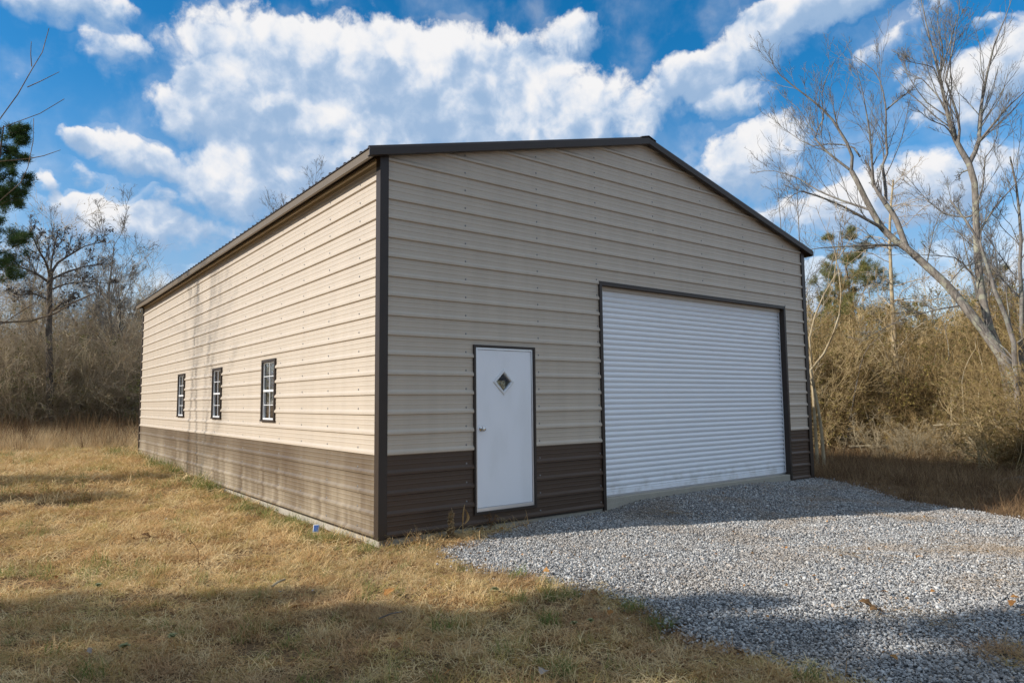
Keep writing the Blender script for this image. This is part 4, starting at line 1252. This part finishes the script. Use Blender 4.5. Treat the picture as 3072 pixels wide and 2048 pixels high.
scatter('dry_grass', gk, np.c_[x, y, hz(x, y)], np.c_[rng.normal(0, .12, (len(x), 2)), rng.uniform(0, 6.28, len(x))], s*rng.uniform(.75, 1.25, len(x)), idx, 'short straw coloured dead grass of the yard with a few green blades', 'grass')

# shaded ground right of the drive: brown weeds and leaf litter
wk = [tuft(240+i, 34, .14, .08, .34, .004, .2, 1.35, 'weed_brown', 3, .3) for i in range(4)]+[tuft(250, 60, .18, .05, .16, .006, -.1, .6, 'weed_brown')]
x, y, s = place(rng, [(6.2, 24, -14, 10, 34, 1.25, 9, 30)])
k_ = ~in_poly(x-.0, y, GRAVEL) & (x > 6.3+.35*np.sin(2*y)) & ~((x < 9.3) & (y > -.05))
x, y, s = x[k_], y[k_], s[k_]
scatter('brown_weeds', wk, np.c_[x, y, hz(x, y)], np.c_[rng.normal(0, .12, (len(x), 2)), rng.uniform(0, 6.28, len(x))], s*rng.uniform(.6, 1.35, len(x))*np.interp(x, [7, 10, 16], [.7, 1., 1.5]), rng.integers(0, 5, len(x)), 'brown dead weeds and grass between the gravel and the right brush', 'weeds')

# tall straw at the back of the yard
tk = [tuft(260+i, 40, .22, .35, .85, .010, .75, 1.5, 'tall_grass', 3, .22) for i in range(3)]+[tuft(270+i, 16, .2, .6, 1.35, .014, 1.1, 1.52, 'weed_brown', 3, .1) for i in range(2)]
x, y, u, D = ring_points(rng, -900, 700, 26.5, 35, 2600)
idx = np.where(rng.random(len(x)) < np.interp(D, [27, 33], [.16, .6]), rng.integers(3, 5, len(x)), rng.integers(0, 3, len(x)))
scatter('tall_grass', tk, np.c_[x, y, hz(x, y)], np.c_[rng.normal(0, .08, (len(x), 2)), rng.uniform(0, 6.28, len(x))], rng.uniform(.6, 1.15, len(x))*np.interp(D, [26.5, 28, 33], [.45, 1, 1.25]), idx, 'tall straw grass and dead weed stalks at the back of the yard', 'grass')


def stone(seed):
    import bmesh
    rng = np.random.default_rng(seed); bm = bmesh.new(); bmesh.ops.create_icosphere(bm, subdivisions=1, radius=1)
    a = np.array([v.co[:] for v in bm.verts]); F = np.array([[v.index for v in f.verts] for f in bm.faces]); bm.free()
    for _ in range(6):                                                 # chip flat faces
        n_ = norm(rng.normal(size=3)); h = rng.uniform(.35, .75); d = a@n_; a = a-np.maximum(d-h, 0)[:, None]*n_
    a = a*np.array([1, rng.uniform(.65, .95), rng.uniform(.45, .7)])
    return proto('stone_kind', a*.021, F, 'stone')


rng = np.random.default_rng(9)
sk = [stone(300+i) for i in range(8)]
X, Y = [], []
x, y = field(rng, -.2, 9.3, -8.2, .02, 5600); d = np.hypot(x-CAM[0], y-CAM[1]); k_ = (d < 9.5) | (rng.random(len(x)) < .6); X.append(x[k_]); Y.append(y[k_])
x, y = field(rng, .0, 9, -13, -8.2, 700); X.append(x); Y.append(y)
x = np.concatenate(X); y = np.concatenate(Y)
j = rng.normal(0, .07, (2, len(x)))*np.where(rng.random(len(x)) < .06, 3.2, 1); k_ = in_poly(x+j[0], y+j[1], GRAVEL); x, y = x[k_], y[k_]
scatter('gravel', sk, np.c_[x, y, hgr(x, y)-.012+rng.uniform(-.006, .010, len(x))], np.c_[rng.uniform(-.7, .7, (len(x), 2)), rng.uniform(0, 6.28, len(x))], rng.lognormal(-.68, .36, len(x)), rng.integers(0, 8, len(x)), 'crushed grey limestone covering the drive', 'gravel')

# pine straw and grass bits strewn on the drive
pk = [tuft(320+i, 26, .22, .10, .34, .0035, -.02, .12, 'reed_tan', 2, .05) for i in range(3)]
def gpt(u, v, z=.03):
    d = rays(float(u), float(v)); t_ = (z-CAM[2])/d[2]; return CAM+d*t_
px = [(2900, 1640), (2960, 1655), (3020, 1640), (3060, 1660), (2940, 1625), (2840, 1620), (2760, 1555), (2700, 1550), (2640, 1545), (2800, 1640), (2560, 1650), (2500, 1640), (2620, 1672), (3000, 1690), (2880, 1600), (3050, 1610), (2985, 1735), (1990, 1545), (2060, 1540), (1950, 1535), (2605, 1830), (2740, 1845), (2820, 1850)]
P = np.array([gpt(u + rng.normal(0, 14), v+rng.normal(0, 3)) for u, v in px for _ in range(2)])
scatter('straw_litter', pk, np.c_[P[:, 0], P[:, 1], hgr(P[:, 0], P[:, 1])+.012], np.c_[np.zeros((len(P), 2)), rng.uniform(0, 6.28, len(P))], rng.uniform(.4, 1.1, len(P)), rng.integers(0, 3, len(P)), 'orange pine straw strewn over the gravel', 'straw')

# litter of small dead leaves
def leaf_mesh(seed, size, lobes=3):
    rng = np.random.default_rng(seed); n = 11
    t = np.linspace(0, 1, n); w = size*.33*np.sin(np.pi*t**.8)*(1+.25*np.sin(t*lobes*6.3))
    mid = np.c_[size*(t-.5), np.zeros(n), size*.18*np.sin(np.pi*t)*rng.uniform(.4, 1.3)+.008]
    cu = rng.uniform(.15, .5)
    Lf = mid+np.c_[np.zeros(n), w, cu*w]; Rt = mid+np.c_[np.zeros(n), -w, cu*w*rng.uniform(.5, 1.2)]
    V = np.concatenate([mid, Lf, Rt]); F = []
    for i in range(n-1): F += [[i, i+1, n+i+1, n+i], [i+1, i, 2*n+i, 2*n+i+1]]
    return V, np.array(F)


lk_ = [proto('litter_kind', *leaf_mesh(500+i, .045), ('leaf_dead', 'leaf_dead', 'leaf_orange', 'leaf_pale')[i]) for i in range(4)]
rng = np.random.default_rng(15); x, y = field(rng, -7, 9, -7, 9, 4.2); k_ = outside_building(x, y, .05) & (np.hypot(x-CAM[0], y-CAM[1]) < 15); x, y = x[k_], y[k_]
g_ = in_poly(x, y, GRAVEL); z = np.where(g_, hgr(x, y)+.006, hz(x, y)+rng.uniform(.015, .05, len(x)))
scatter('leaf_litter', lk_, np.c_[x, y, z], np.c_[rng.normal(0, .5, (len(x), 2)), rng.uniform(0, 6.28, len(x))], rng.uniform(.45, 1.3, len(x))*np.where(g_, .7, 1.), rng.choice(4, len(x), p=[.42, .3, .12, .16]), 'litter of small dead leaves over the grass and gravel', 'leaf litter')

# ------------------------------------------------------------------ small things


def on_ground(u, v):
    p = gpt(u, v, 0.); z = hgr(p[0], p[1]) if in_poly(p[0], p[1], GRAVEL) else hz(p[0], p[1])+.02
    p = gpt(u, v, float(z)); return np.array([p[0], p[1], float(z)])


def leaf(u, v, size, m, label, group, seed):
    V, F = leaf_mesh(seed, size*.8); o = link('fallen_leaf', mesh_from('fallen_leaf', V, F, m), None, tuple(on_ground(u, v)+[0, 0, .012]))
    r_ = random.Random(seed); o.rotation_euler = (r_.uniform(-.5, .5), r_.uniform(-.4, .4), r_.uniform(0, 6.28)); tag(o, label, 'leaf', group)


GL = [(1437, 1665), (1463, 1661), (1519, 1661), (1830, 1627), (1943, 1671), (1720, 1668), (2444, 1733), (2759, 1675), (2799, 1780), (2104, 1545), (2200, 1600), (2285, 1655), (2150, 1668), (2570, 1725)]
for i, (u, v) in enumerate(GL): leaf(u, v, .06, 'leaf_orange', 'small orange brown fallen leaf on the grey gravel', 'fallen leaves on the gravel', 400+i)
leaf(1639, 1722, .11, 'leaf_orange', 'large orange leaf at the edge where gravel meets the grass', None, 420)
leaf(3047, 1799, .09, 'leaf_orange', 'upper of two bright orange leaves at the right edge of the gravel', None, 421)
leaf(3042, 1817, .10, 'leaf_orange', 'lower of two bright orange leaves at the right edge of the gravel', None, 422)
leaf(2654, 1784, .08, 'leaf_orange', 'orange leaf at the edge of the shade on the gravel', None, 423)
leaf(2681, 1982, .07, 'leaf_orange', 'orange leaf on the shaded gravel nearest the viewer', None, 424)
leaf(1171, 1781, .16, 'leaf_orange', 'big orange curled leaf on the grass in front of the near corner', None, 425)
leaf(1184, 1949, .12, 'leaf_dead', 'dark red brown leaf on the shaded grass', None, 426)
leaf(998, 2022, .10, 'leaf_dead', 'reddish dead leaf near the bottom of the shaded grass', None, 427)
leaf(435, 1614, .16, 'leaf_dead', 'dark dead leaf on the sunlit grass at left', None, 428)
leaf(1833, 1845, .09, 'leaf_orange', 'tan orange leaf in the grass near the gravel edge', None, 429)
leaf(1725, 1831, .10, 'leaf_dead', 'brown upright leaf in the shaded grass', None, 430)
leaf(1782, 1786, .10, 'leaf_dead', 'brown leaf standing at the gravel edge below the orange leaf', None, 431)
leaf(1630, 2028, .11, 'leaf_pale', 'pale curled leaf at the bottom of the shaded grass', None, 432)
for i, (u, v) in enumerate([(2595, 1818), (2612, 1830), (2625, 1838)]): leaf(u, v, .13, 'leaf_dead', 'dark dead leaf in the clump lying on the shaded gravel', 'leaf clump on the shaded gravel', 440+i)
for i, (u, v) in enumerate([(1690, 1549), (1708, 1545), (2505, 1473), (1660, 1552)]): leaf(u, v, .10, 'leaf_dead', 'dead brown leaf on the gravel in the shade of the garage', 'dead leaves in the garage shade', 450+i)
for i, (u, v) in enumerate([(1442, 1588), (1456, 1580), (1468, 1590), (1480, 1584), (1420, 1600), (1436, 1594), (1500, 1576), (1450, 1596)]): leaf(u, v, .11, 'leaf_dead', 'dead brown leaf heaped under the white walk door', 'leaf heap under the walk door', 460+i)


def stick(name, pts, r0, r1, m, label, cat, D=None, spurs=0, seed=0):
    Q = np.array(pts, float); P = polyres(Q, 10)[None]; R = np.linspace(r0, r1, 10)[None]; parts = [tubes(P, R, 7)]
    if spurs:
        rg = np.random.default_rng(seed); q, s_ = sprout(rg, P, R, spurs, .25, 1, .35, .6, .2, .12, 7, rmin=.006); parts.append(tubes(q, s_, 4))
    V, F = join(parts); o = link(name, mesh_from(name, V-Q[0], F, m), None, tuple(Q[0])); tag(o, label, cat); return o


q = [at(float(u), float(v), D_) for u, v, D_ in ((2600, 1326, 26.5), (2650, 1300, 27), (2700, 1278, 27.6), (2750, 1252, 28), (2800, 1215, 28.4))]
stick('fallen_limb', q, .07, .02, 'bark_tan', 'pale fallen limb propped against the slender pole tree', 'fallen limb', spurs=6, seed=1)
q = [at(float(u), float(v), D_) for u, v, D_ in ((2545, 1342, 23.5), (2590, 1338, 24), (2640, 1337, 24.2), (2690, 1338, 24.4))]
stick('fallen_branch', q, .05, .02, 'bark_tan', 'pale broken branch lying low in front of the slender pole tree', 'fallen branch', spurs=3, seed=2)
q = [at(float(u), float(v), D_) for u, v, D_ in ((3120, 1442, 16.5), (3060, 1440, 16.6), (3010, 1445, 16.7), (2970, 1446, 16.8))]
stick('fallen_log', q, .10, .06, 'bark_dark', 'dark rotting log at the right edge of the weeds', 'log')
q = [at(float(u), float(v), D_) for u, v, D_ in ((3100, 1255, 22.6), (3000, 1290, 23), (2930, 1278, 23), (2860, 1270, 23.3), (2800, 1275, 23.4))]
stick('fallen_branch', q, .035, .012, 'bark_tan', 'long pale branch lying across the brush at right', 'fallen branch', spurs=9, seed=3)
q = [at(float(u), float(v), D_) for u, v, D_ in ((2940, 1420, 21.), (2936, 1350, 21.4), (2915, 1320, 21.6), (2890, 1290, 21.8))]
stick('dead_sapling', q, .04, .012, 'bark_tan', 'pale dead forked sapling at the front of the right brush', 'sapling', spurs=7, seed=4)
p = on_ground(836, 1762); stick('dead_stick', [p+[-.06, 0, .02], p+[0, .02, .045], p+[.07, .05, .05]], .012, .009, 'bark_tan', 'short pale stick on the grass at the edge of the foreground shade', 'stick')
p = on_ground(1170, 1860); stick('dead_stick', [p+[-.09, 0, .03], p+[0, -.01, .05], p+[.10, .0, .045]], .006, .004, 'bark_pale', 'thin bleached stick on the shaded grass', 'stick')


def seed_stalk(u, v, h, label):
    """dead plant with a crust of dry seed heads"""
    rg = np.random.default_rng(7); b = on_ground(u, v); r = thing('dead_stalk', label, 'plant', tuple(b))
    P = polyres([[0, 0, -.02], [.005, 0, h*.5], [.018, .0, h*.8], [.02, 0, h*.93], [.012, 0, h]], 12)[None]
    V, F = tubes(P, np.linspace(.006, .003, 12)[None], 6); link('stem', mesh_from('stem', V, F, 'stalk_dry'), r)
    C = []
    for i in range(230):
        t_ = rg.uniform(0, 1)**1.25; zc = .02+t_*(h*.8); rr = .034*(1-t_)**.6+.008; a = rg.uniform(0, 6.28)
        C.append([.012*t_+rr*math.cos(a)*rg.uniform(.5, 1), rr*math.sin(a)*rg.uniform(.5, 1), zc])
    V, F = leaf_tris(rg, np.array(C), 3, .006, .028, .018, .1); o = link('seed_heads', mesh_from('seed_heads', V, F, 'stalk_dry'), r); o['kind'] = 'stuff'


seed_stalk(1352, 1614, .345, 'dead brown seed stalk standing at the gravel corner left of the walk door')
b = on_ground(1389, 1611); r = thing('dry_reed', 'thin orange dry reed just left of the walk door', 'plant', tuple(b))
P = polyres([[0, 0, -.02], [-.003, 0, .15], [.0, 0, .25], [.012, 0, .32], [.03, .01, .37]], 12)[None]; V, F = tubes(P, np.interp(np.linspace(0, 1, 12), [0, .4, .7, 1], [.003, .006, .010, .003])[None], 6); link('stem', mesh_from('stem', V, F, 'reed_tan'), r)
V, F = leaf_mesh(5, .2, 1); V = V@np.array([[0, 0, 1], [0, .25, 0], [1, 0, 0]]); link('blade', mesh_from('blade', V+[.006, 0, .24], F, 'reed_tan'), r)


def weed(u, v, h, n, m, label, seed, name='dead_weed'):
    rg = np.random.default_rng(seed); b = on_ground(u, v)
    P = wander(rg, np.zeros((n, 3)), norm(np.c_[rg.normal(size=(n, 2))*.35, np.ones(n)]), h*rg.uniform(.6, 1.1, n), 8, .16, -.02); R = .003*np.linspace(1, .5, 8)[None].repeat(n, 0)
    Q, S = sprout(rg, P, R, 4, .4, 1, .3, .7, 0, .2, 5, rmin=.0016); V, F = join([tubes(P, R, 4), tubes(Q, S, 3)])
    r = thing(name, label, 'weed', tuple(b)); link('stems', mesh_from('stems', V, F, m), r)
    C = Q[:, -1]; V, F = leaf_tris(rg, C, 2, .006, .03, .012); o = link('dry_leaves', mesh_from('dry_leaves', V, F, m), r); o['kind'] = 'stuff'


weed(1470, 1590, .24, 5, 'leaf_dead', 'wiry brown weed under the middle of the walk door', 1)
weed(1250, 1632, .16, 5, 'stalk_dry', 'pale curled weed at the front wall right of the near corner', 2)
weed(1165, 1640, .10, 9, 'stalk_dry', 'curled dead weed clump at the foot of the near corner', 3)
weed(1300, 1640, .10, 6, 'stalk_dry', 'small pale weed beside the seed stalk', 4)
weed(598, 1700, .36, 1, 'leaf_dead', 'single tall dark stalk in the sunlit grass', 5)
weed(497, 1670, .34, 1, 'leaf_dead', 'thin brown stalk left of the tall dark stalk', 6)
weed(278, 1515, .36, 2, 'leaf_dead', 'dark stalk in the shade band of the left yard', 7)
weed(2100, 2046, .1, 2, 'reed_tan', 'thin tan stalk at the bottom edge of the gravel', 8)


def rosette(u, v, size, m, label, seed, group=None):
    rg = np.random.default_rng(seed); b = on_ground(u, v); n = 16; r = thing('ground_plant', label, 'plant', tuple(b), group)
    Vs, Fs = [], []
    for i in range(n):
        V, F = leaf_mesh(seed*31+i, size*rg.uniform(.6, 1.1), 1); V = V+[size*.5, 0, .01]
        a = rg.uniform(0, 6.28); tl = rg.uniform(-.7, -.1); c_, s_ = math.cos(a), math.sin(a)
        V = V@np.array([[math.cos(tl), 0, -math.sin(tl)], [0, 1, 0], [math.sin(tl), 0, math.cos(tl)]])
        V = V@np.array([[c_, s_, 0], [-s_, c_, 0], [0, 0, 1]]); Vs.append((V+[0, 0, .015], F))
    V, F = join(Vs); link('leaves', mesh_from('leaves', V, F, m), r)


rosette(519, 1925, .05, 'rosette_green', 'grey green rosette in the shaded grass at lower left', 1)
rosette(373, 1957, .05, 'rosette_green', 'pale rosette left of the grey green one', 2)
rosette(295, 1770, .05, 'rosette_green', 'pale green rosette in the sunlit grass at left', 3)
rosette(1485, 1782, .05, 'rosette_green', 'pale rosette at the shade edge below the walk door', 4)
rosette(1723, 1886, .04, 'rosette_green', 'small blue green rosette in the shaded grass near the gravel', 5)
rosette(1773, 1878, .04, 'rosette_green', 'small blue green rosette nearest the gravel', 6)

GT = [(270, 2030, 1.2, 'bright green tuft at the bottom left of the shaded grass'), (1556, 1805, .8, 'green tuft beside the pale rosette below the walk door'), (1640, 1870, .7, 'green tuft in the brown shaded grass'), (1325, 1890, .8, 'small green tuft in the shaded grass in front of the near corner'),
      (1690, 2020, .9, 'green tuft at the bottom beside the pale curled leaf'), (1900, 1830, 1., 'long green tuft at the gravel edge in the shade'), (1985, 1880, 1., 'green tuft overhanging the gravel edge'), (1550, 1730, .9, 'yellow green tuft at the sunlit gravel edge'), (20, 1730, 1.2, 'green tuft at the left edge of the yard'), (2420, 2046, .8, 'green tuft at the bottom edge of the gravel')]
for i, (u, v, s_, lab) in enumerate(GT):
    o = tuft(340+i, 70, .10*s_, .08, .20, .0042, .4, 1.3, 'green_grass', 3, .5); o.name = 'grass_tuft'; COL.objects.link(o); o.location = on_ground(u, v); tag(o, lab, 'grass tuft')
rg = np.random.default_rng(77)
for i, (u, v) in enumerate([(2990, 1960), (3040, 1945), (3075, 1965), (3030, 1985)]):
    o = tuft(360+i, 90, .16, .12, .30, .004, -.02, .5, 'dry_grass', 3, .2); o.name = 'grass_tuft'; COL.objects.link(o); o.location = on_ground(u, v); tag(o, 'dry grass tuft lying on the gravel at the bottom right', 'grass tuft', 'dry tufts on the gravel')


def solar_light():
    b = np.array([-.238, 1.244, float(hz(-.238, 1.244))]); r = thing('solar_light', 'small tilted solar garden light in the grass by the side wall', 'garden light', tuple(b))
    M4 = Matrix.Rotation(rad(-118), 4, 'Z') @ Matrix.Rotation(rad(42), 4, 'Y')
    def bx(name, x0, x1, y0, y1, z0, z1, m, bev):
        mb = MB(); mb.box(x0, x1, y0, y1, z0, z1); o = mb.build(name, m, r, bevel=bev); o.matrix_local = Matrix.Translation((0, 0, .085)) @ M4; return o
    bx('housing', -.060, .060, -.036, .036, -.022, 0, 'white_vinyl', .004)
    bx('solar_panel', -.046, .052, -.029, .029, .0005, .004, 'solar_cell', 0)
    bx('lamp_lens', -.058, -.050, -.03, .03, -.034, -.0225, 'aluminium', .002)
    V, F = tubes(np.array([[[0, 0, -.08], [0, 0, .02], [.0, 0, .075]]]), np.array([[.004, .008, .008]]), 8); link('stake', mesh_from('stake', V, F, 'black_plastic'), r)


solar_light()
bpy.context.view_layer.update()
